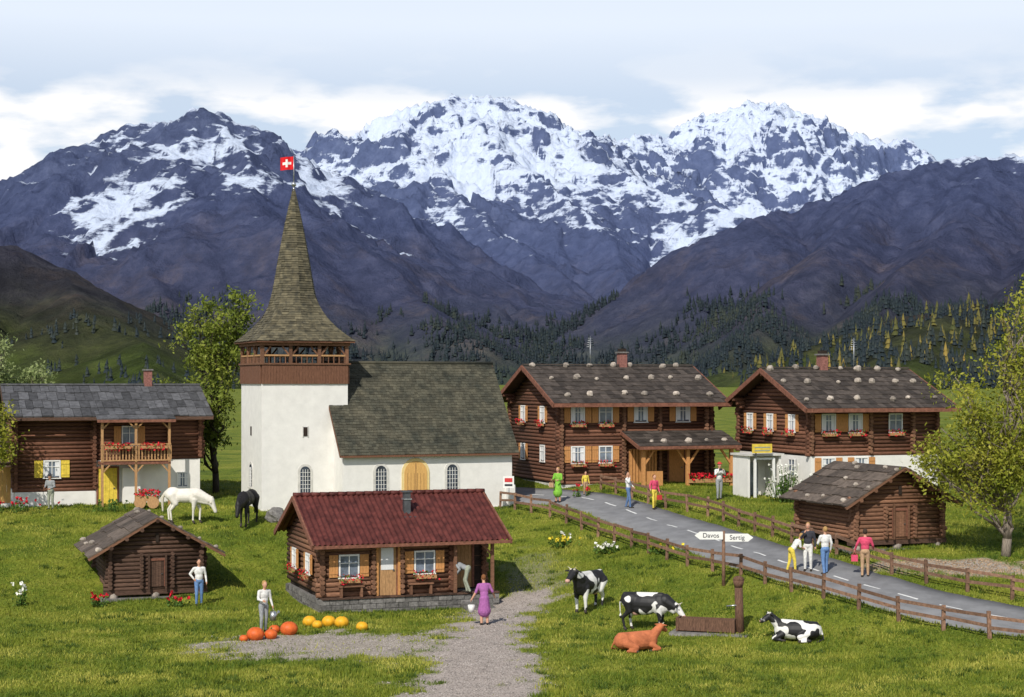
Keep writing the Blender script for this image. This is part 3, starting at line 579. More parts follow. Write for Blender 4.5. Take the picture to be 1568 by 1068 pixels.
    b.box(tx0-.1,tx0+Wt+.1,ty0-.1,ty0,ztop-.16,ztop,'log_brown');b.box(tx0-.1,tx0+.0,ty0,ty0+Wt+.1,ztop-.16,ztop,'log_brown');b.box(tx0+Wt,tx0+Wt+.1,ty0,ty0+Wt+.1,ztop-.16,ztop,'log_brown'); b.box(tx0,tx0+Wt,ty0+Wt,ty0+Wt+.1,ztop-.16,ztop,'log_brown')
    def side(M_):
        b.M=M_
        for u in(0.05,Wt/3,2*Wt/3,Wt-.05):
            b.box(u-.08,u+.08,-.04,.12,zb,ztop-.16,'log_brown')
            for s_ in(-1,1):
                if 0<u+s_*.45<Wt: b.beam((u+s_*.05,.04,ztop-.65),(u+s_*.42,.04,ztop-.2),.08,.08,'log_brown')
        b.box(0,Wt,-.03,.05,zb+.42,zb+.5,'tanwood')
        for k in range(16): b.box(.08+k*Wt/16,.12+k*Wt/16,-.02,.03,zb+.08,zb+.42,'log_brown')
        b.M=Matrix.Identity(4)
    T=Matrix.Translation
    side(T((tx0,ty0,0))); side(T((tx0,ty0+Wt,0))@Matrix.Rotation(math.radians(-90),4,'Z')); side(T((tx0+Wt,ty0,0))@Matrix.Rotation(math.radians(90),4,'Z')); side(T((tx0+Wt,ty0+Wt,0))@Matrix.Rotation(math.radians(180),4,'Z'))
    b.cyl((tx0+2.2,ty0+2.2,zb),(tx0+2.2,ty0+2.2,ztop),.12,.12,'log_dark',8)
    b.cyl((tx0+2.0,ty0+1.4,zb+.15),(tx0+2.0,ty0+1.4,zb+.7),.42,.2,'metal',12); b.cyl((tx0+2.0,ty0+1.4,zb+.7),(tx0+2.0,ty0+1.4,ztop),.04,.04,'metal',6)
    b.obj('belfry',e)
    # spire
    b=MB(); c=(tx0+Wt/2,ty0+Wt/2); prof=[(523,2.52),(512,2.18),(500,1.86),(485,1.55),(470,1.33),(450,1.13),(430,1.0),(400,.83),(370,.64),(350,.51),(330,.37),(310,.22),(296,.10),(286,.04)]
    zs=[8.8+(585-p)/30.3-z for p,_ in prof]; hs=[h for _,h in prof]; NR=64
    def ring(zc,h,t,grow):
        r=[];sq=max(0,1-t*3.2)
        for k in range(8):
            a=math.pi/4*k; R_=h*(1.0 if k%2==0 else (1.414*sq+1.02*(1-sq)))+grow; r.append((c[0]+R_*math.cos(a),c[1]+R_*math.sin(a),zc))
        return r
    for i in range(NR):
        za=zs[0]+(zs[-1]-zs[0])*i/NR; zb_=zs[0]+(zs[-1]-zs[0])*(i+1)/NR; ha=np.interp(za,zs,hs);hb=np.interp(zb_,zs,hs)
        A=ring(za,ha,i/NR,.035);B=ring(zb_,hb,(i+1)/NR,.0); A0=ring(za,ha,i/NR,-.02)
        for k in range(8):
            k2=(k+1)%8;nseg=max(1,int((Vector(A[k])-Vector(A[k2])).length/.3))
            for q in range(nseg):
                t0,t1=q/nseg,(q+1)/nseg; la=lambda P,Q,t:Vector(P).lerp(Vector(Q),t)
                g=random.uniform(-.012,.012); gv=Vector((g,g,random.uniform(-.02,.01)))
                b.add([la(A[k],A[k2],t0)+gv,la(A[k],A[k2],t1)+gv,la(B[k],B[k2],t1),la(B[k],B[k2],t0)],[(0,1,2,3)],'spire'); b.add([la(A0[k],A0[k2],t0),la(A0[k],A0[k2],t1),la(A[k],A[k2],t1)+gv,la(A[k],A[k2],t0)+gv],[(0,1,2,3)],'spire')
    h=2.5; b.box(c[0]-h,c[0]+h,c[1]-h,c[1]+h,zs[0]-.1,zs[0]-.02,'band')
    b.obj('spire_roof',e)
    b=MB(); zp=zs[-1]-.1; b.cyl((c[0],c[1],zp-.3),(c[0],c[1],zp+.2),.09,.05,'steel'); b.ell((c[0],c[1],zp+.28),(.13,.13,.13),'steel'); b.cyl((c[0],c[1],zp+.2),(c[0],c[1],zp+1.75),.03,.02,'steel'); b.obj('spire_pole',e)
    f=MB(); fz=zp+1.05;s=.66
    R_=Matrix.Translation((c[0],c[1],0))@Matrix.Rotation(-th,4,'Z'); f.M=R_
    nn=12
    def wv(u): return .05*math.sin(u*9)+.02
    for i in range(nn):
        for j in range(10):
            u0,u1=i/nn,(i+1)/nn;w0,w1=j/10,(j+1)/10;uc,wc=(u0+u1)/2,(w0+w1)/2
            white=(abs(uc-.5)<.1 and abs(wc-.5)<.3) or (abs(uc-.5)<.3 and abs(wc-.5)<.1)
            f.add([(-.03-s*u0,wv(u0),fz+s*w0-.06*u0),(-.03-s*u1,wv(u1),fz+s*w0-.06*u1),(-.03-s*u1,wv(u1),fz+s*w1-.06*u1),(-.03-s*u0,wv(u0),fz+s*w1-.06*u0)],[(0,1,2,3)],'white' if white else 'flagred',True)
    f.obj('flag',e)
church()
# ---------------------------------------------------------------- chalets
def chalet(x,y,z,L,D,zw,zr,o,wins,gwins,whitebase=0,ends=(),chim=None,ant=None):
    e=empty('timber_chalet',(x,y,z),R20); b=MB()
    b.box(-.05,L+.05,-.08,D+.05,-1.2,.25,'plaster_old' if not whitebase else 'plaster')
    b.box(.05,L-.05,.05,D-.05,.2,zw+.1,'inner'); z0=.25
    if whitebase: b.box(-.02,L+.02,-.1,D,.25,whitebase,'plaster'); z0=whitebase
    sl=(zr-zw)/(D/2)
    logs(b,(0,0),(L,0),z0,zw,'log'); logs(b,(0,0),(0,D),z0,zw,'log',off=1); logs(b,(L,0),(L,D),z0,zw,'log',off=1); logs(b,(0,D),(L,D),z0,zw,'log')
    for xx in ends: logends(b,xx,z0,zw,'log_brown')
    logends(b,.0,z0,zw,'log_brown'); 
    for xx in(0,L):
        q=zw
        while q<zr-.15: hw=(zr-q)/(zr-zw)*D/2-.15; b.cyl((xx,D/2-hw,q),(xx,D/2+hw,q),.1,.1,'log',8); q+=.195
    for k in(-1,0,1): # purlin consoles on the gable
        yy=D/2+k*D*.42; zz=zr-abs(k)*D*.42*sl-.1
        for j in range(3): b.cyl((-.75+j*.22,yy,zz-.05-j*.19),(.2,yy,zz-.05-j*.19),.1,.1,'log',8)
    b.obj('walls',e)
    b=MB(); ex=.75; run=D/2+o; ev=zr-run*sl+.12; rise=zr+.12-ev
    b.add([(-ex,-o,ev-.03),(L+ex,-o,ev-.03),(L+ex,D/2,zr+.09),(-ex,D/2,zr+.09),(L+ex,D+o,ev-.03),(-ex,D+o,ev-.03)],[(0,1,2,3),(3,2,4,5)],'log_dark')
    roof(b,(-ex,-o,ev),(L+2*ex,0,0),(0,run,rise),9,26,.035,'rooftile',.3); roof(b,(L+ex,D+o,ev),(-L-2*ex,0,0),(0,-run,rise),9,20,.035,'rooftile',.3)
    for xx in(-ex-.03,L+ex+.03): b.beam((xx,-o-.02,ev-.08),(xx,D/2,zr+.04),.07,.24,'fascia'); b.beam((xx,D+o,ev-.08),(xx,D/2,zr+.04),.07,.24,'fascia')
    b.beam((-ex,-o-.03,ev-.07),(L+ex,-o-.03,ev-.07),.07,.2,'fascia'); b.beam((-ex,D/2,zr+.2),(L+ex,D/2,zr+.2),.25,.08,'rooftile')
    for k in range(int(L/.7)+2): xx=-ex+.3+k*.7; b.beam((xx,-o+.05,ev-.12),(xx,.4,ev+(o+.4)*sl-.14),.1,.12,'log')
    roofstones(b,(-ex,-o,ev),(L+2*ex,0,0),(0,run,rise),6,a=.2,rs=.17); roofstones(b,(-ex,-o,ev),(L+2*ex,0,0),(0,run,rise),7,a=.62,rs=.17); roofstones(b,(-ex,-o,ev),(L+2*ex,0,0),(0,run,rise),7,a=.97,rs=.2)
    b.obj('roof',e)
    b=MB()
    for (u,w_,wd,hh,sh,fl) in wins: window(b,u,w_,wd,hh,sh,fl,shw=.36)
    b.M=wallM(0,D,-90)
    for (u,w_,wd,hh,sh,fl) in gwins: window(b,u,w_,wd,hh,sh,fl,shw=.3)
    b.M=Matrix.Identity(4); b.obj('windows',e)
    if chim: 
        b=MB(); cx=chim; cz=zr; b.box(cx-.22,cx+.22,D/2-.22,D/2+.22,cz-.5,cz+.85,'brick'); b.box(cx-.3,cx+.3,D/2-.3,D/2+.3,cz+.85,cz+.93,'stone'); b.box(cx-.18,cx+.18,D/2-.18,D/2+.18,cz+.93,cz+1.1,'inner'); b.obj('chimney',e)
    if ant:
        b=MB(); b.cyl((ant,D/2+.3,zr-.2),(ant,D/2+.3,zr+1.8),.022,.018,'steel',6)
        for k in range(5): b.cyl((ant-.22+.02*k,D/2+.3,zr+1.2+k*.12),(ant+.22-.02*k,D/2+.3,zr+1.2+k*.12),.012,.012,'steel',5)
        b.obj('antenna',e)
    return e
mid=chalet(2.55,89.7,3.1,8.8,7.5,4.85,6.45,1.0,[(.95,3.55,.7,.85,True,True),(2.55,3.55,.7,.85,True,True),(4.6,3.6,.7,.85,True,False),(7.1,3.6,.75,.85,True,False),(.95,1.45,.7,.8,True,True),(2.55,1.45,.7,.8,True,True)],
   [(2.2,3.55,.6,.8,True,True),(5.2,3.55,.6,.8,True,True),(2.2,1.45,.6,.8,True,False),(5.2,1.45,.6,.8,False,False)],ends=(3.6,5.7,8.5),chim=5.2,ant=3.4)
b=MB() # annex porch
ax0,ax1,py=3.75,9.1,-2.1; zA,zB=2.95,2.3
roof(b,(ax0-.3,py-.4,zB),(ax1-ax0+.6,0,0),(0,2.5-.15,zA-zB+.1),5,14,.04,'rooftile',.3); b.add([(ax0-.3,py-.4,zB-.03),(ax1+.3,py-.4,zB-.03),(ax1+.3,-.12,zA+.05),(ax0-.3,-.12,zA+.05)],[(0,1,2,3)],'tanwood')
b.beam((ax0-.3,py-.42,zB-.06),(ax1+.3,py-.42,zB-.06),.07,.16,'fascia'); b.beam((ax0-.32,py-.4,zB-.05),(ax0-.32,-.12,zA+.03),.07,.18,'fascia')
roofstones(b,(ax0,py-.3,zB),(ax1-ax0,0,0),(0,2.3,.7),5,a=.25,rs=.17)
for xx in(ax0+.1,(ax0+ax1)/2,ax1-.1):
    b.box(xx-.09,xx+.09,py-.09,py+.09,-.8,zB-.1,'orange')
    for s in(-1,1):
        if ax0<xx+s*.7<ax1: b.beam((xx+s*.06,py,1.35),(xx+s*.65,py,zB-.15),.1,.1,'orange')
b.beam((ax0-.1,py,zB-.13),(ax1+.1,py,zB-.13),.16,.16,'orange'); b.box(ax0,ax1,py,-.05,-.8,.12,'stone')
for k in range(9): b.box(ax0+.12+k*.18,ax0+.25+k*.18,-.35,-.2,.15,2.1,'orange')
b.box(ax0+.3,ax0+1.2,py-.06,py+.04,.15,1.0,'orange')
b.box((ax0+ax1)/2,ax1-.1,py-.15,py+.1,.35,.55,'tanwood'); b.tufts((ax0+ax1)/2,ax1-.1,py-.25,py+.15,.5,.85,200,'redflower',.07); b.tufts((ax0+ax1)/2,ax1-.1,py-.2,py+.15,.45,.75,80,'leafg',.06)
b.M=Matrix.Translation((6.7,0,0)); door(b,0,.15,.9,1.9,'orange'); b.M=Matrix.Identity(4)
b.obj('porch',mid)
rch=chalet(14.95,85.2,2.75,7.4,7.5,5.0,6.6,1.0,[(1.0,3.55,.72,.85,True,True),(2.55,3.55,.72,.85,True,True),(4.9,3.55,.72,.85,False,True),(1.0,1.35,.72,.85,True,False),(2.9,1.35,.72,.85,True,False)],
   [(1.4,3.55,.6,.8,True,True),(3.6,3.55,.6,.8,True,True),(5.9,3.55,.6,.8,True,True),(1.4,1.3,.6,.8,True,False),(5.9,1.3,.6,.8,False,False)],whitebase=2.3,ends=(3.4,5.9),chim=2.9,ant=5.0)
# ---------------------------------------------------------------- left farmhouse
def farmhouse():
    x,y,z=-24.9,85.2,2.5; e=empty('alpine_farmhouse',(x,y,z),R20); L,D=9.2,6.6; zw,zr=4.75,6.0; b=MB()
    b.box(0,L,0,D,-1,zw,'inner'); b.box(-.05,3.9,-.12,D,-1,.75,'plaster'); b.box(3.9,L,-.1,D,-1,2.3,'plaster')
    logs(b,(0,0),(3.9,0),.75,zw,'log'); logs(b,(0,0),(0,D),.75,zw,'log',off=1); logs(b,(3.9,0),(L,0),2.3,zw,'log'); logs(b,(L,0),(L,D),2.3,zw,'log',off=1); logends(b,3.85,.75,zw,'log'); logends(b,L-1.6,2.3,zw,'log')
    for xx in(0,L):
        q=zw
        while q<zr-.15: hw=(zr-q)/(zr-zw)*D/2-.15; b.cyl((xx,D/2-hw,q),(xx,D/2+hw,q),.1,.1,'log',8); q+=.195
    b.obj('walls',e)
    b=MB(); o=.9; sl=(zr-zw)/(D/2); ex=.55; ev=zr-(D/2+o)*sl+.1
    roof(b,(-ex,-o,ev),(L+2*ex,0,0),(0,D/2+o,zr+.1-ev),4,24,.05,'roofslab',.3,.02); roof(b,(L+ex,D+o,ev),(-L-2*ex,0,0),(0,-D/2-o,zr+.1-ev),4,20,.05,'roofslab',.3)
    b.beam((-ex,-o-.02,ev-.07),(L+ex,-o-.02,ev-.07),.06,.16,'log_dark'); b.beam((-ex,D/2,zr+.17),(L+ex,D/2,zr+.17),.25,.08,'roofslab')
    for xx in(-ex,L+ex): b.beam((xx,-o,ev-.06),(xx,D/2,zr+.02),.07,.18,'log_dark')
    bx0,bx1=4.0,7.5; roof(b,(bx0-.2,-1.75,ev-.13),(bx1-bx0+.4,0,0),(0,1.6,.42),2,9,.05,'roofslab',.3); b.beam((bx0-.2,-1.77,ev-.18),(bx1+.2,-1.77,ev-.18),.06,.14,'fascia'); b.obj('roof',e)
    b=MB(); zf=2.25; b.box(bx0,bx1,-1.5,-.12,zf-.12,zf,'fascia')
    for xx in(bx0+.08,(bx0+bx1)/2,bx1-.08):
        b.box(xx-.06,xx+.06,-1.5,-1.38,-.3,ev-.2,'tanwood')
        for s in(-1,1):
            if bx0<xx+s*.4<bx1: b.beam((xx,-1.44,3.9),(xx+s*.38,-1.44,ev-.22),.07,.07,'tanwood'); b.beam((xx,-1.44,1.7),(xx+s*.38,-1.44,zf-.12),.07,.07,'tanwood')
    b.box(bx0,bx1,-1.52,-1.44,zf+.85,zf+.93,'tanwood'); b.box(bx0,bx1,-1.52,-1.44,zf+.05,zf+.12,'tanwood')
    k=bx0+.1
    while k<bx1: b.box(k,k+.07,-1.5,-1.46,zf+.12,zf+.85,'tanwood'); k+=.16
    for a,c in((bx0+.2,bx0+1.5),(bx0+1.95,bx1-.2)):
        b.box(a,c,-1.75,-1.54,zf+.68,zf+.82,'tanwood'); b.tufts(a,c,-1.85,-1.5,zf+.6,zf+1.0,130,'redflower',.055); b.tufts(a,c,-1.8,-1.5,zf+.7,zf+.92,50,'leafg',.055)
    b.obj('balcony',e)
    b=MB(); window(b,1.75,1.5,.75,.8,True,False,'yellow',shw=.42); window(b,5.6,3.1,.7,.9,True,False,'orange'); window(b,8.3,.9,.5,.7,False,False,d=.1); door(b,4.5,-.1,.95,2.0,'yellow'); 
    b.box(5.2,6.1,-.5,-.12,-.1,1.9,'plaster'); b.obj('windows_and_door',e)
    b=MB(); cx=7.0; b.box(cx-.2,cx+.2,D/2-.2,D/2+.2,zr-.3,zr+.9,'brick'); b.box(cx-.26,cx+.26,D/2-.26,D/2+.26,zr+.9,zr+.98,'stone'); b.obj('chimney',e)
    b=MB(); 
    for k in range(6): b.box(-1.4+k*.2,-1.21+k*.2,.5,.6,.2,2.0,'doorgold')
    b.box(-1.6,-.1,.3,2.5,2.1,2.2,'log_dark'); b.box(-1.5,-.1,.4,2.4,-1,.19,'plaster')
    b.box(-1.5,-1.41,.4,.5,.3,2.1,'tanwood'); b.obj('side_porch',e)
farmhouse()
# ---------------------------------------------------------------- fences
def fence(pts,name='wooden_fence',h=.85,step=1.7,rails=(.42,.75)):
    C=catmull(pts,10); acc=[0]
    for a,c in zip(C[:-1],C[1:]): acc.append(acc[-1]+(c-a).length)
    nP=max(2,int(acc[-1]/step)); P=[]
    for k in range(nP+1):
        s=acc[-1]*k/nP; i=min(max(np.searchsorted(acc,s)-1,0),len(C)-2); t=(s-acc[i])/max(1e-6,acc[i+1]-acc[i]); q=C[i].lerp(C[i+1],t); P.append(Vector((q.x,q.y,gz(q.x,q.y))))
    b=MB()
    for p in P: b.beam((p.x,p.y,p.z-.2),(p.x+random.uniform(-.05,.05),p.y+random.uniform(-.03,.03),p.z+h*random.uniform(.95,1.1)),.12,.12,'fence')
    for a,c in zip(P[:-1],P[1:]):
        for r in rails: b.beam((a.x,a.y-.07,a.z+r+random.uniform(-.05,.05)),(c.x,c.y-.07,c.z+r+random.uniform(-.05,.05)),.05,.11,'fence')
    b.obj(name)
fence([(-.6,86),(.6,83.5),(1.9,81.3),(3.6,77.4),(5.2,73.5),(6.6,69.9),(7.7,67.7),(8.8,66.0),(10.1,63.2),(11.5,60.9),(12.8,59.2),(14.4,57.6),(16.2,55.9),(19,53.6),(24,50)])
fence([(4.6,88.2),(5.8,85.5),(7.3,82.2),(9.0,79.2),(10.2,75.3),(11.3,71.8),(12.3,69),(13.4,66.6),(14.4,64.6),(15.6,62.9),(17.4,61.2),(20,59.2),(25,56)])
# ---------------------------------------------------------------- signpost, trough etc.
def signpost():
    x,y=8.1,65; z=gz(x,y); e=empty('wooden_signpost',(x,y,z)); b=MB(); b.cyl((0,0,-.2),(0,0,2.1),.075,.06,'fence',8); b.obj('post',e)
    for s,t in((-1,'Davos'),(1,'Sertig')):
        b=MB(); x0,x1=.04*s,.92*s; zc=1.93-(.08 if s>0 else 0); p=[(x0,zc-.15),(x1,zc-.15),(x1+.2*s,zc),(x1,zc+.15),(x0,zc+.15)]
        vs=[(a,-.12,c) for a,c in p]+[(a,-.09,c) for a,c in p]; b.add(vs,[(0,1,2,3,4),(9,8,7,6,5)]+[(i,(i+1)%5,5+(i+1)%5,5+i)[::-1] for i in range(5)],'white'); b.obj('arrow_board',e)
        c=bpy.data.curves.new('lettering','FONT'); c.body=t; c.size=.25; c.align_x='CENTER'; c.align_y='CENTER'; c.extrude=.003; c.materials.append(MATS['c_dark']); o=bpy.data.objects.new('lettering',c); sc.collection.objects.link(o); o.parent=e; o.location=(.5*s,-.126,zc); o.rotation_euler=(math.pi/2,0,0)
signpost()
def trough():
    x,y=6.75,58.9; z=gz(x,y); e=empty('wooden_water_trough',(x,y,z),math.radians(-18)); b=MB()
    b.box(-.95,.95,-.27,-.19,.08,.5,'postwood');b.box(-.95,.95,.19,.27,.08,.5,'postwood');b.box(-1.03,-.94,-.29,.29,.06,.52,'postwood');b.box(.94,1.03,-.29,.29,.06,.52,'postwood');b.box(-.94,.94,-.19,.19,.1,.3,'postwood'); b.box(-.94,.94,-.19,.19,.301,.42,'darkglass')
    b.box(-1.2,1.5,-.6,.6,-.1,.035,'stone'); b.obj('basin',e)
    b=MB(); b.cyl((1.15,.1,-.2),(1.1,.1,1.6),.16,.14,'postwood',10); b.cyl((1.1,.1,1.6),(1.1,.1,1.85),.14,.2,'postwood',10); b.ell((1.1,.1,1.88),(.2,.2,.12),'postwood'); b.cyl((1.1,.0,1.0),(.7,0,.95),.03,.025,'steel',6); b.obj('spout_post',e)
trough()
def busstop():
    x,y=-.15,85.6; z=gz(x,y); e=empty('bus_stop_sign',(x,y,z)); b=MB(); b.cyl((0,0,-.1),(0,0,1.5),.03,.03,'steel',6); b.box(-.3,.25,-.06,-.02,1.0,1.6,'white'); b.box(-.22,.17,-.07,-.061,1.3,1.5,'c_red'); b.box(-.22,.17,-.07,-.061,1.1,1.2,'c_dark');b.obj('board',e)
busstop()
def shed():
    x,y=11.75,84.6; z=gz(x,y); e=empty('white_shelter',(x,y,z),R20); b=MB()
    b.box(0,.12,0,1.6,-.2,2.1,'plaster');b.box(1.75,1.87,0,1.6,-.2,2.1,'plaster');b.box(.12,1.75,1.45,1.6,-.2,2.1,'plaster'); b.box(-.1,1.97,-.15,1.7,2.1,2.2,'plaster_old'); b.box(.35,.47,-.03,.07,0,2.0,'white');b.box(1.4,1.52,-.03,.07,0,2.0,'white'); b.box(.47,1.4,-.0,.06,1.9,2.0,'white'); b.box(.75,1.25,1.3,1.44,0,1.7,'glass'); b.obj('walls',e)
    b=MB(); b.box(.1,1.2,-.3,-.25,2.25,2.7,'yellow'); 
    for k in range(2): b.box(.22,1.08,-.306,-.3,2.34+k*.16,2.4+k*.16,'c_olive')
    b.box(.3,.36,-.25,-.2,2.0,2.5,'metal'); b.obj('sign_board',e)
shed()
def flowers(name,x,y,m,h=.6,n=14,sp=.25,fs=.07):
    z=gz(x,y); b=MB()
    for _ in range(n):
        a,c=random.gauss(0,sp),random.gauss(0,sp*.6); hh=h*random.uniform(.5,1.1); b.cyl((a*.5,c*.5,-.05),(a,c,hh),.012,.008,'leafg',4)
        b.tufts(a-.06,a+.06,c-.06,c+.06,.05,hh*.8,7,'leafg',.06); b.tufts(a-.03,a+.03,c-.03,c+.03,hh-.02,hh+.05,5,m,fs)
    b.obj(name,loc=(x,y,z))
for a in [('flowering_plant',-19.1,66.3,'whiteflower',.85,10,.12),('flowering_plant',-16.3,66.9,'redflower',.5,10,.2),('flowering_plant',-13.1,66.8,'redflower',.5,12,.25),('flowering_plant',2.2,75.8,'yellowflower',.45,16,.35),('flowering_plant',2.3,76.3,'whiteflower',.5,8,.3),
  ('flowering_plant',4.2,73.3,'whiteflower',.4,16,.35),('flowering_plant',6.2,71.5,'yellowflower',.4,16,.35),('flowering_plant',-25,83.5,'redflower',.7,16,.6),('flowering_plant',-23.8,83.7,'redflower',.6,10,.5),('flowering_plant',-19.9,83.6,'leafg',.5,16,.5),('flowering_plant',3.6,86,'redflower',.6,8,.3)]: flowers(*a)
flowers('blossoming_shrub',13.35,83.2,'whiteflower',1.7,60,.45,.06)
def pumpkin(x,y,r,m):
    z=gz(x,y); b=MB()
    vs=[];nu,nv=20,8
    for j in range(nv+1):
        t=math.pi*j/nv
        for i in range(nu): a=2*math.pi*i/nu; q=r*(1-.12*abs(math.cos(a*4)))*max(math.sin(t),.08); vs.append((q*math.cos(a),q*math.sin(a),r*.78*math.cos(t)))
    b.add(vs,[(j*nu+i,(j+1)*nu+i,(j+1)*nu+(i+1)%nu,j*nu+(i+1)%nu) for j in range(nv) for i in range(nu)],m,True)
    b.cyl((0,0,r*.7),(.03,0,r*1.0),.035,.025,'leafg',6); b.obj('pumpkin',loc=(x,y,z+r*.62))
for p in[(-8.75,57.9,.32,'pump'),(-8.25,58.1,.24,'pump'),(-7.75,59.0,.33,'pump'),(-8.3,59.3,.22,'pump'),(-7.3,61.2,.27,'pumpy'),(-6.95,60.6,.2,'pumpy'),(-6.6,61.2,.28,'pumpy'),(-6.1,60.8,.28,'pumpy'),(-5.3,60.0,.23,'pumpy'),(-9.1,57.6,.16,'pump')]: pumpkin(*p)
b=MB(); b.ell((0,0,.25),(.5,.4,.42),'stone',nu=14,nv=9,jit=.14,smooth=False); b.ell((.45,-.2,.12),(.35,.3,.28),'stone',nu=10,nv=7,jit=.16,smooth=False); b.obj('boulder',loc=(-11.2,80.5,gz(-11.2,80.5)))
b=MB(); b.box(-.5,.5,-.3,.3,.35,.6,'tanwood'); b.cyl((-.3,-.36,.3),(-.3,-.3,.3),.3,.3,'tanwood',14); b.cyl((.35,-.36,.3),(.35,-.3,.3),.3,.3,'tanwood',14); b.tufts(-.6,.6,-.4,.4,.55,.95,150,'redflower',.06); b.tufts(-.6,.6,-.4,.4,.5,.85,70,'leafg',.06); b.obj('flower_cart',loc=(-18.2,84.8,gz(-18.2,84.8)))
# ---------------------------------------------------------------- figures
def fuse(name,prims,voxel,parent,smooth=4):
    b=MB()
    for p in prims:
        if p[0]=='c':
            _,a,c,r0,r1,m=p; a=Vector(a);c=Vector(c); b.cyl(a,c,r0,r1,'skin',10); b.ell(a,(r0,)*3,'skin',nu=10,nv=7); b.ell(c,(r1,)*3,'skin',nu=10,nv=7)
        else: _,c,r,m,R=p; b.ell(c,r,'skin',R,nu=14,nv=9)
    me=bpy.data.meshes.new(name); me.from_pydata(b.v,[],b.f); o=bpy.data.objects.new(name,me); sc.collection.objects.link(o)
    md=o.modifiers.new('r','REMESH'); md.mode='VOXEL'; md.voxel_size=voxel; md2=o.modifiers.new('s','SMOOTH'); md2.factor=.5; md2.iterations=smooth
    dg=bpy.context.evaluated_depsgraph_get(); nm=bpy.data.meshes.new_from_object(o.evaluated_get(dg)); bpy.data.objects.remove(o)
    k=len(nm.polygons); ce=np.empty(k*3); nm.polygons.foreach_get('center',ce); ce=ce.reshape(-1,3)
    best=np.full(k,1e9); idx=np.zeros(k,int); ms=list(dict.fromkeys(p[-1] if p[0]=='c' else p[3] for p in prims))
    for p in prims:
        if p[0]=='c':
            a=np.array(p[1]);c=np.array(p[2]);d=c-a;t=np.clip(((ce-a)@d)/max(d@d,1e-9),0,1); ds=np.linalg.norm(ce-a-t[:,None]*d,axis=1)-(p[3]+(p[4]-p[3])*t); m=p[5]
        else:
            q=ce-np.array(p[1]); 
            if p[4] is not None: q=q@np.array(p[4].to_3x3())
            ds=(np.linalg.norm(q/np.array(p[2]),axis=1)-1)*min(p[2]); m=p[3]
        u=ds<best; best[u]=ds[u]; idx[u]=ms.index(m)
    nm.materials.clear()
    for m in ms: nm.materials.append(MATS[m])
    nm.polygons.foreach_set('material_index',idx.astype(np.int32)); nm.polygons.foreach_set('use_smooth',np.ones(k,bool)); nm.update()
    ob=bpy.data.objects.new(name,nm); sc.collection.objects.link(ob); ob.parent=parent; return ob
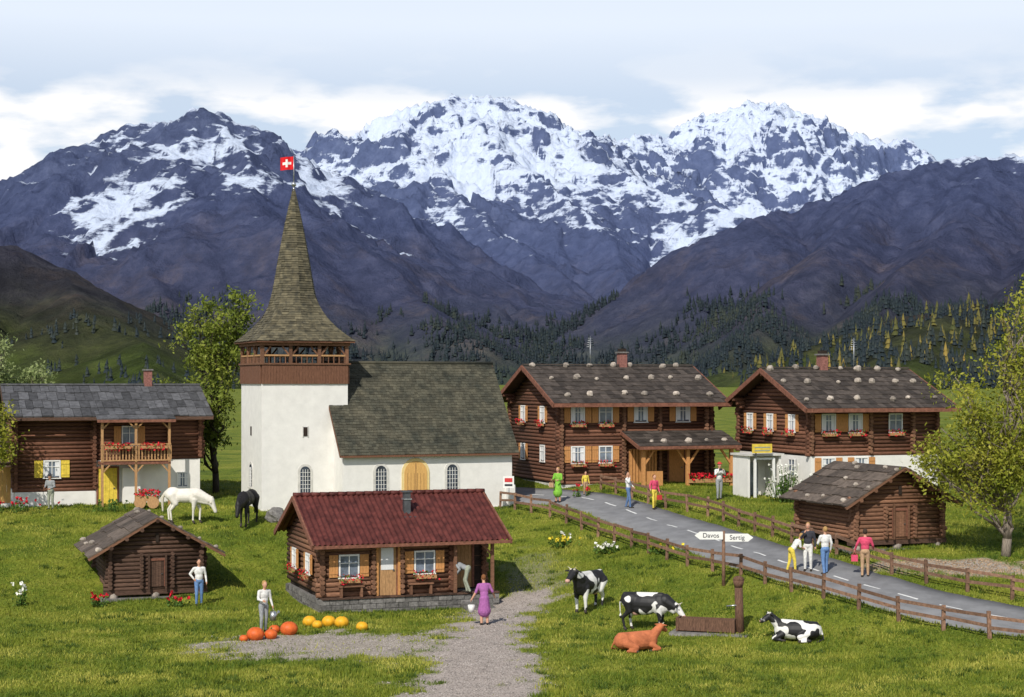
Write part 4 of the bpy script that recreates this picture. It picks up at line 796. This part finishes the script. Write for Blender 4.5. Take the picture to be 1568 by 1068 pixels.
def person(name,x,y,face,top,bot,hair='hair_d',lean=0,arms=None,step=0,skirt=None,h=1.75,sleeve=True,hat=None,z=None,prop=None,knee=0,apron=None):
    """face: heading in degrees, 0 = away (+Y), counter-clockwise"""
    z=gz(x,y) if z is None else z; e=empty(name,(x,y,z),math.radians(face),h/1.75)
    R=Matrix.Rotation(-math.radians(lean),4,'X'); pv=Vector((0,0,.95))
    def U(p): return tuple(pv+R@(Vector(p)-pv))
    sk='skin';pr=[]
    E=lambda c,r,m,up=True: pr.append(('e',U(c) if up else c,r,m,R if up else None))
    Cc=lambda a,c,r0,r1,m,up=True: pr.append(('c',U(a) if up else a,U(c) if up else c,r0,r1,m))
    E((0,0,1.29),(.185,.12,.2),top);E((0,.01,1.1),(.155,.115,.18),top);E((0,-.01,.94),(.17,.135,.12),bot);Cc((-.155,0,1.41),(.155,0,1.41),.068,.068,top)
    Cc((0,0,1.42),(0,.015,1.56),.058,.052,sk)
    E((0,.025,1.645),(.078,.095,.118),sk);E((0,-.016,1.682),(.088,.1,.108),hair);E((0,.122,1.635),(.014,.022,.02),sk);E((-.08,.015,1.64),(.014,.022,.03),sk);E((.08,.015,1.64),(.014,.022,.03),sk); E((0,.095,1.575),(.035,.022,.025),sk)
    if hat: E((0,0,1.755),(.09,.1,.07),hat);E((0,.01,1.73),(.15,.16,.018),hat)
    hands=[]
    arms=arms or {}
    for s in(-1,1):
        el,ha=arms.get(s,((.255,-.03,1.14),(.27,.07,.90))); el=(el[0]*s,el[1],el[2]);ha=(ha[0]*s,ha[1],ha[2]); sh=(.19*s,0,1.405)
        Cc(sh,el,.062,.05,top);Cc(el,ha,.048,.034,top if sleeve else sk); d=(Vector(ha)-Vector(el)).normalized(); pe=tuple(Vector(ha)+d*.06); Cc(ha,pe,.032,.035,sk); hands.append((Vector(U(ha)),Vector(U(pe)),s))
        st=step*s; kn=(.1*s,.03+st*.5+knee*.25,.5-knee*.06); an=(.105*s,st-.02-knee*.05,.075)
        lm=sk if skirt else bot
        Cc((.088*s,0,.9),kn,.098,.068,bot,False);Cc(kn,an,.068,.046,lm,False);Cc((an[0],an[1]-.02,.045),(an[0]*1.15,an[1]+.17,.035),.048,.036,'shoe',False)
    if skirt: Cc((0,0,.93),(0,.02,.5),.155,.24,skirt,False);
    if apron: E((0,.12,.85),(.13,.05,.3),apron,False)
    fuse('body',pr,.017,e,3)
    b=MB()
    for s in(-1,1): b.ell(U((.03*s,.113,1.655)),(.012,.008,.008),'c_dark',nu=6,nv=4)
    E_=Vector(U((0,.112,1.595))); b.ell(E_,(.024,.006,.006),'c_red',nu=6,nv=4); b.obj('eyes_and_mouth',e)
    b=MB()
    for ha,pe,s in hands:
        d=(pe-ha).normalized(); side=d.cross(Vector((s,0.3,0.01))).normalized(); nrm=d.cross(side).normalized()
        for i,(l,o) in enumerate(((.065,-.027),(.075,-.009),(.07,.009),(.055,.026))):
            p0=pe+side*o+d*.01; p1=p0+d*l*.55+nrm*.006; p2=p1+d*l*.4-nrm*.018*s; b.cyl(p0,p1,.0095,.009,'skin',6); b.cyl(p1,p2,.009,.007,'skin',6)
        t0=ha-side*.022+d*.015; t1=t0-side*.03+d*.03; b.cyl(t0,t1,.011,.01,'skin',6); b.cyl(t1,t1+d*.028-side*.004,.01,.008,'skin',6)
    b.obj('fingers',e)
    if prop:
        b=MB()
        for ha,pe,s in hands:
            if s!=prop[1]: continue
            c=pe+Vector((0,0,-.05))
            if prop[0]=='bucket':
                b.cyl(c+Vector((0,0,-.38)),c+Vector((0,0,-.12)),.09,.13,prop[2],14); 
                for q in(-1,1): b.cyl(c+Vector((q*.12,0,-.12)),c+Vector((0,0,.03)),.007,.007,'metal',4)
            if prop[0]=='can':
                b.cyl(c+Vector((0,.02,-.4)),c+Vector((0,.02,-.1)),.12,.11,'steel',14); b.cyl(c+Vector((0,.12,-.36)),c+Vector((0,.38,-.08)),.025,.018,'steel',6); b.cyl(c+Vector((0,.38,-.08)),c+Vector((0,.42,-.06)),.02,.05,'steel',8); b.cyl(c+Vector((0,-.08,-.1)),c+Vector((0,0,.04)),.01,.01,'steel',5);b.cyl(c+Vector((0,.1,-.1)),c+Vector((0,0,.04)),.01,.01,'steel',5)
            if prop[0]=='camera':
                b.box(pe.x-.07,pe.x+.07,pe.y,pe.y+.07,pe.z-.03,pe.z+.07,'c_dark')
            if prop[0]=='bag': b.box(c.x-.12,c.x+.12,c.y-.05,c.y+.05,c.z-.32,c.z-.08,prop[2]); b.cyl(c+Vector((-.08,0,-.08)),c+Vector((0,0,.03)),.008,.008,prop[2],4);b.cyl(c+Vector((.08,0,-.08)),c+Vector((0,0,.03)),.008,.008,prop[2],4)
        b.obj(prop[0],e)
UPARM=((.24,.1,1.22),(.1,.26,1.42)); FWD=((.24,.06,1.16),(.18,.3,1.15)); HIP=((.33,-.08,1.2),(.2,.02,1.02))
person('man',-22.9,84.3,170,'c_grey','c_olive','hair_d',lean=8,arms={1:FWD,-1:((.24,.05,1.16),(.1,.25,1.1))},hat='c_dark')
person('man',-12.35,67.0,200,'c_white','c_blue','hair_d',step=.08,arms={1:HIP},sleeve=True,h=1.82)
person('gardener',-8.75,59.8,215,'c_white','c_grey','hair_b',lean=6,arms={1:FWD,-1:((.24,.02,1.15),(.28,.12,.92))},prop=('can',-1,''),step=.05,h=1.8)
person('man_bending',-1.75,67.0,80,'c_grey','c_olive','hair_g',lean=70,arms={1:((.2,.12,1.2),(.16,.42,1.3)),-1:((.2,.12,1.2),(.16,.42,1.3))},z=gz(-7.3,65)+.53,knee=.3,step=.08)
person('farmer_woman',-1,61.5,10,'c_purple','c_purple','hair_r',lean=14,skirt='c_purple',sleeve=False,arms={-1:((.3,.0,1.15),(.42,.1,.95)),1:((.3,.02,1.17),(.38,.18,1.05))},prop=('bucket',-1,'c_white'),h=1.8)
person('woman',2.3,85.0,150,'c_green','c_green','hair_b',skirt='c_green',arms={1:FWD,-1:FWD},h=1.75,prop=('bag',1,'c_tan'))
person('child',3.75,86.6,200,'c_yellow','c_tan','hair_d',h=1.2)
person('tourist_man',5.65,82.4,250,'c_white','c_jeans','hair_d',lean=-6,step=.14,arms={1:((.22,.12,1.25),(.1,.15,1.45)),-1:((.25,.05,1.15),(.2,.2,1.0))})
person('tourist_woman',6.85,81.8,210,'c_pink','c_yellow','hair_r',skirt=None,h=1.65,step=.1,arms={1:((.3,.05,1.2),(.38,.2,1.05))},prop=('bag',-1,'c_red'))
person('photographer',10.2,83.6,195,'c_white','c_grey','hair_d',lean=4,hat='c_red',arms={1:UPARM,-1:UPARM},prop=('camera',1,''),step=.08,h=1.8)
person('hiker_woman',10.75,65.3,285,'c_white','c_yellow','hair_b',lean=38,arms={1:((.2,.15,1.25),(.12,.35,1.3)),-1:((.2,.15,1.25),(.1,.36,1.32))},step=.14,h=1.65,sleeve=False)
person('hiker_man',11.4,65.4,165,'c_dark','c_white','hair_b',h=1.85,arms={1:UPARM})
person('hiker_man',11.95,64.8,20,'c_white','c_blue','hair_b',h=1.8,step=.1,arms={-1:((.25,.1,1.15),(.15,.25,1.1))})
person('woman',13.35,64.2,350,'c_pink','c_tan','hair_d',h=1.8,arms={-1:((.3,.0,1.18),(.36,.1,.98)),1:((.28,.06,1.16),(.3,.2,1.05))},step=.07,prop=('bag',-1,'c_pink'))
# ---------------------------------------------------------------- animals
def cow(name,x,y,head,hide='cow',down=False,turn=0,scale=1.0):
    e=empty(name,(x,y,gz(x,y)),math.radians(head),scale); p=[]
    E=lambda c,r,m=hide: p.append(('e',c,r,m,None)); C_=lambda a,c,r0,r1,m=hide: p.append(('c',a,c,r0,r1,m))
    E((0,0,.97),(.72,.30,.34));E((.48,0,.95),(.36,.26,.38));E((-.55,0,1.04),(.38,.28,.31));C_((-.78,0,1.24),(.55,0,1.26),.11,.12);E((-.1,0,.8),(.5,.27,.25));E((-.38,0,.64),(.16,.14,.12),'skinpink')
    for s in(-1,1):
        C_((.5,.17*s,.85),(.53,.17*s,.45),.135,.072);C_((.53,.17*s,.45),(.5,.17*s,.12),.068,.048);C_((.5,.17*s,.1),(.53,.17*s,.045),.055,.06,'hoof')
        o=.08*s; C_((-.62,.17*s,1.0),(-.5+o,.19*s,.7),.2,.12);C_((-.5+o,.19*s,.7),(-.74+o,.18*s,.46),.11,.062);C_((-.74+o,.18*s,.46),(-.68+o,.17*s,.12),.058,.045);C_((-.68+o,.17*s,.1),(-.64+o,.17*s,.045),.052,.058,'hoof')
    if down: n0,n1,h0,h1=(.68,0,1.1),(1.08,0,.86),(1.08,0,.89),(1.34,0,.57)
    else:
        a=math.radians(turn); n0,n1=(.66,0,1.15),(1.02,.12*math.sin(a),1.4); h0=n1; h1=(n1[0]+.4*math.cos(a),n1[1]+.4*math.sin(a),1.16)
    C_(n0,n1,.24,.15);C_((.7,0,.95),tuple(Vector(n1)-Vector((.1,0,.12))),.18,.1); C_(h0,h1,.145,.085);E(h1,(.095,.09,.08),'skinpink')
    dv=(Vector(h1)-Vector(h0)).normalized(); sd=dv.cross(Vector((0,0,1))).normalized(); up=sd.cross(dv)
    for s in(-1,1):
        b0=Vector(h0)+sd*s*.1+up*.08; C_(tuple(b0),tuple(b0+sd*s*.2-Vector((0,0,.03))),.045,.03,'horse_k' if hide=='cow' else hide); hb=Vector(h0)+sd*s*.06+up*.13; C_(tuple(hb),tuple(hb+sd*s*.1+up*.1),.03,.018,'horn')
    C_((-.88,0,1.2),(-.98,0,.95),.04,.028);C_((-.98,0,.95),(-.96,.03,.55),.028,.025);E((-.96,.03,.48),(.05,.05,.1))
    fuse('body',p,.026,e,3)
    b=MB()
    for s in(-1,1): b.ell(Vector(h0).lerp(Vector(h1),.35)+sd*s*.118+up*.05,(.022,.022,.022),'c_dark',nu=7,nv=5)
    b.obj('eyes',e)
def lying(name,x,y,head,hide='cow',scale=1.0,turn=0):
    e=empty(name,(x,y,gz(x,y)),math.radians(head),scale); p=[]
    E=lambda c,r,m=hide: p.append(('e',c,r,m,None)); C_=lambda a,c,r0,r1,m=hide: p.append(('c',a,c,r0,r1,m))
    E((0,0,.4),(.75,.36,.36));E((.48,0,.42),(.34,.29,.36));E((-.55,.02,.42),(.38,.34,.33));C_((-.7,0,.62),(.5,0,.68),.12,.13); a=math.radians(turn)
    n1=(.95,.1*math.sin(a),.92);h1=(n1[0]+.36*math.cos(a),n1[1]+.36*math.sin(a),.74); C_((.6,0,.55),n1,.22,.14);C_(n1,h1,.135,.085);E(h1,(.09,.085,.075),'skinpink')
    for s in(-1,1):
        C_((.5,.22*s,.28),(.82,.27*s,.12),.12,.075);C_((.82,.27*s,.1),(.5,.3*s,.06),.06,.045);C_((.5,.3*s,.055),(.42,.3*s,.05),.05,.05,'hoof')
        C_((-.5,.24*s,.35),(-.12,.38*s,.2),.2,.11);C_((-.12,.38*s,.17),(-.5,.44*s,.08),.09,.055);C_((-.5,.44*s,.07),(-.15,.47*s,.05),.05,.042);C_((-.15,.47*s,.05),(-.08,.47*s,.045),.045,.045,'hoof')
    C_((-.88,0,.5),(-.98,.15,.15),.035,.03);C_((-.98,.15,.12),(-.75,.45,.05),.03,.04)
    dv=(Vector(h1)-Vector(n1)).normalized(); sd=dv.cross(Vector((0,0,1))).normalized(); up=sd.cross(dv)
    for s in(-1,1): 
        b0=Vector(n1)+sd*s*.09+up*.07; C_(tuple(b0),tuple(b0+sd*s*.18),.042,.028,'horse_k' if hide=='cow' else hide); hb=Vector(n1)+sd*s*.05+up*.11; C_(tuple(hb),tuple(hb+sd*s*.08+up*.08),.026,.016,'horn')
    fuse('body',p,.026,e,3); b=MB()
    for s in(-1,1): b.ell(Vector(n1).lerp(Vector(h1),.35)+sd*s*.11+up*.045,(.02,.02,.02),'c_dark',nu=7,nv=5)
    b.obj('eyes',e)
def horse(name,x,y,head,hide,mane,graze=True,scale=1.1):
    e=empty(name,(x,y,gz(x,y)),math.radians(head),scale); p=[]
    E=lambda c,r,m=hide: p.append(('e',c,r,m,None)); C_=lambda a,c,r0,r1,m=hide: p.append(('c',a,c,r0,r1,m))
    E((0,0,1.12),(.62,.25,.28));E((.42,0,1.1),(.32,.24,.33));E((-.52,0,1.2),(.36,.26,.3));C_((-.6,0,1.32),(.45,0,1.36),.11,.1)
    for s in(-1,1):
        st=.1*s; C_((.46,.14*s,.98),(.5+st,.14*s,.55),.13,.062);C_((.5+st,.14*s,.55),(.48+st,.14*s,.14),.055,.04);C_((.48+st,.14*s,.12),(.53+st,.14*s,.045),.048,.058,'hoof')
        C_((-.55,.14*s,1.15),(-.45-st,.16*s,.82),.2,.12);C_((-.45-st,.16*s,.82),(-.68-st,.15*s,.54),.105,.058);C_((-.68-st,.15*s,.54),(-.64-st,.14*s,.14),.052,.04);C_((-.64-st,.14*s,.12),(-.59-st,.14*s,.045),.046,.056,'hoof')
    if graze: n1=(1.12,.0,.95);h1=(1.3,.0,.5)
    else: n1=(.98,0,1.6);h1=(1.28,0,1.2)
    C_((.5,0,1.2),n1,.27,.14);C_((.55,0,1.0),tuple(Vector(n1)-Vector((.05,0,.1))),.18,.1); C_(n1,h1,.13,.075);E(h1,(.075,.065,.08)); E(tuple(Vector(n1).lerp(Vector(h1),.25)-Vector((.03,0,0))),(.13,.09,.15))
    dv=(Vector(h1)-Vector(n1)).normalized(); sd=Vector((0,1,0)); bk=sd.cross(dv) 
    if bk.z<0: bk=-bk
    for s in(-1,1): b0=Vector(n1)+sd*s*.06+bk*.06-dv*.06; C_(tuple(b0),tuple(b0-dv*.12+bk*.05),.03,.014)
    a=Vector((.5,0,1.42));c=Vector(n1)+bk*.09-dv*.08
    for k in range(7): q=a.lerp(c,k/6)+Vector((0,.0,.02)); p.append(('c',tuple(q),tuple(q+Vector((-.03,-.13,-.22))),.05,.03,mane))
    C_((-.84,0,1.3),(-.98,0,1.05),.05,.07,mane);C_((-.98,0,1.05),(-.96,0,.5),.075,.04,mane)
    fuse('body',p,.026,e,3); b=MB()
    for s in(-1,1): b.ell(Vector(n1).lerp(Vector(h1),.3)+sd*s*.1,(.02,.02,.02),'c_dark',nu=7,nv=5)
    b.obj('eyes',e)
horse('white_horse',-15.4,80,-8,'horse_w','mane_w',True,1.14)
horse('black_horse',-12.4,79.6,-100,'horse_k','horse_k',True,1.14)
cow('cow',2.9,64.1,-122,turn=0,scale=1.12)
cow('cow',4.75,60.0,-20,down=True,scale=1.0)
lying('calf',4.1,55.6,12,'calf',.85,turn=40)
lying('cow',9.6,57.3,170,'cow',.92,turn=30)
# ---------------------------------------------------------------- trees
def tree(name,x,y,H,crown,leaf,nt=150,nl=60,lsz=.085,bark='bark',tr=.16,sig=.28,z=None,leanx=0):
    z=gz(x,y) if z is None else z; e=empty(name,(x,y,z)); b=MB(); tips=[]
    def limb(p,q,r0,r1,n=5,wob=.12):
        pts=[Vector(p)]
        for i in range(1,n+1): t=i/n; v=Vector(p).lerp(Vector(q),t)+Vector((random.gauss(0,wob),random.gauss(0,wob),random.gauss(0,wob*.5)))*(t<1)*(Vector(q)-Vector(p)).length*.25; pts.append(v)
        for i in range(n): b.cyl(pts[i],pts[i+1],r0+(r1-r0)*i/n,r0+(r1-r0)*(i+1)/n,bark,7)
        return pts
    top=Vector((leanx,0,H*.8)); tk=limb((0,0,-.2),top,tr,tr*.3,8,.06)
    nsub=max(6,nt//9)
    for _ in range(nsub):
        c=random.choices(crown,[k[3] for k in crown])[0]; 
        while True:
            d=Vector([random.uniform(-1,1) for _ in range(3)])
            if .25<d.length<1: break
        sc_=Vector((c[0]+d.x*c[3],c[1]+d.y*c[3],c[2]+d.z*c[4])); tt=min(max((sc_.z-.8)/H*.9,.25),.95); s0=tk[int(tt*7)]; P=limb(s0,sc_,tr*.38*(1-tt*.5),.02,5,.2)
        for j in range(9):
            q=P[random.randint(3,5)]+Vector((random.gauss(0,.38),random.gauss(0,.38),random.gauss(0,.3))); b.cyl(P[random.randint(2,4)],q,.018,.006,bark,4); tips.append(q)
    b.obj('trunk_and_branches',e)
    T=np.array([tuple(t) for t in tips]); k=len(T)*nl; c=np.repeat(T,nl,0)+rng.normal(0,sig,(k,3))*np.array([1,1,.75])
    a=rng.normal(0,1,(k,3));a/=np.linalg.norm(a,axis=1)[:,None];d=rng.normal(0,1,(k,3));d/=np.linalg.norm(d,axis=1)[:,None]; s=(lsz*(.5+rng.random(k)))[:,None]
    co=np.stack([c-a*s,c+d*s*.6,c+a*s,c-d*s*.6],1).reshape(-1,3); me=bpy.data.meshes.new('foliage'); npmesh(me,co,np.arange(4*k).reshape(-1,4)); me.materials.append(MATS[leaf]); o=bpy.data.objects.new('foliage',me); sc.collection.objects.link(o); o.parent=e
tree('deciduous_tree',-16.2,93.0,12.0,[(-.3,0,6.2,2.2,2.8),(.5,0,9.8,1.3,1.7),(-1.4,0,4.9,1.5,1.7),(-1.0,-.5,8.3,1.5,1.5)],'leaf_m',230,55,.1,'barkdark',.2)
tree('deciduous_tree',-29.2,97,9,[(0,0,6,2.6,2.4),(1.6,0,5.2,1.6,1.6),(-1,0,7.5,1.6,1.3)],'leaf_p',200,60,.1)
tree('deciduous_tree',-25.9,83.0,6,[(.9,0,3.9,1.1,1.4),(-.2,0,5,1.1,1)],'leaf_y',90,60,.085)
tree('deciduous_tree',19.6,67.5,9.6,[(-2.2,0,4.7,1.4,1.9),(-2.7,-.3,3.3,1.0,1.1),(-.3,0,6.4,1.4,1.7),(1.2,0,5.2,1.6,2),(.8,0,8.6,1.1,1.3),(-1.5,0,6.4,1.1,1.1),(-.8,-.6,3.4,1.1,1.0)],'leaf_y',340,50,.075,tr=.2)
tree('deciduous_tree',24.0,75,11,[(-.7,0,5.5,2,2.6),(.0,0,9,1.5,1.8)],'leaf_y',170,55,.09)
# ---------------------------------------------------------------- light, sky, camera
az=math.radians(-20); el=math.radians(42); ts=Vector((math.sin(az)*math.cos(el),-math.cos(az)*math.cos(el),math.sin(el)))
l=bpy.data.lights.new('sun','SUN'); l.energy=4.3; l.angle=math.radians(.6); l.color=(1,.95,.86); lo=bpy.data.objects.new('sun',l); sc.collection.objects.link(lo); lo.rotation_euler=(-ts).to_track_quat('-Z','Y').to_euler()
w=bpy.data.worlds.new('World'); sc.world=w; w.use_nodes=True; nt=w.node_tree; L=nt.links; bg=nt.nodes['Background']; bg.inputs['Strength'].default_value=.1
sky=nd(nt,'ShaderNodeTexSky',sky_type='NISHITA'); sky.sun_disc=False; sky.sun_elevation=el; sky.sun_rotation=math.pi-az; sky.altitude=1500
tc=nd(nt,'ShaderNodeTexCoord'); sp=nd(nt,'ShaderNodeSeparateXYZ'); L.new(tc.outputs['Generated'],sp.inputs[0])
mp=nd(nt,'ShaderNodeMapping'); mp.inputs['Scale'].default_value=(1,1,3.2); mp.inputs['Location'].default_value=(.12,0,.1); L.new(tc.outputs['Generated'],mp.inputs[0])
nz=nd(nt,'ShaderNodeTexNoise'); nz.inputs['Scale'].default_value=9; nz.inputs['Detail'].default_value=9; nz.inputs['Roughness'].default_value=.5; L.new(mp.outputs[0],nz.inputs['Vector'])
cr=nd(nt,'ShaderNodeValToRGB'); cr.color_ramp.elements[0].position=.45; cr.color_ramp.elements[1].position=.54; L.new(nz.outputs[0],cr.inputs[0])
def WR(els):
    r=nd(nt,'ShaderNodeValToRGB'); e=r.color_ramp.elements; e[0].position=els[0][0];e[0].color=(els[0][1],)*3+(1,);e[1].position=els[-1][0];e[1].color=(els[-1][1],)*3+(1,)
    for p,c in els[1:-1]: x=e.new(p);x.color=(c,c,c,1)
    L.new(sp.outputs[2],r.inputs[0]); return r.outputs[0]
bd=WR([(0,1),(.16,1),(.175,.3),(.2,0),(1,0)])
hz=WR([(0,.75),(.13,.5),(.165,.6),(.205,.97),(.35,.7),(.6,.1),(1,0)])
mu=nd(nt,'ShaderNodeMath',operation='MULTIPLY'); L.new(cr.outputs[0],mu.inputs[0]); L.new(bd,mu.inputs[1])
m1=nd(nt,'ShaderNodeMix',data_type='RGBA'); L.new(hz,m1.inputs[0]); L.new(sky.outputs[0],m1.inputs[6]); m1.inputs[7].default_value=(8.3,9.1,10.3,1)
m2_=nd(nt,'ShaderNodeMix',data_type='RGBA'); L.new(mu.outputs[0],m2_.inputs[0]); L.new(m1.outputs[2],m2_.inputs[6]); m2_.inputs[7].default_value=(10.3,10.3,10.4,1)
L.new(m2_.outputs[2],bg.inputs['Color'])
cam=bpy.data.cameras.new('camera'); cam.lens=36*F/1568; cam.sensor_width=36; cam.shift_y=51/1568; cam.clip_end=30000; cam.clip_start=.5
co_=bpy.data.objects.new('camera',cam); sc.collection.objects.link(co_); co_.location=(0,0,CAMZ); co_.rotation_euler=(math.pi/2,0,0); sc.camera=co_
print('done',len(sc.objects))
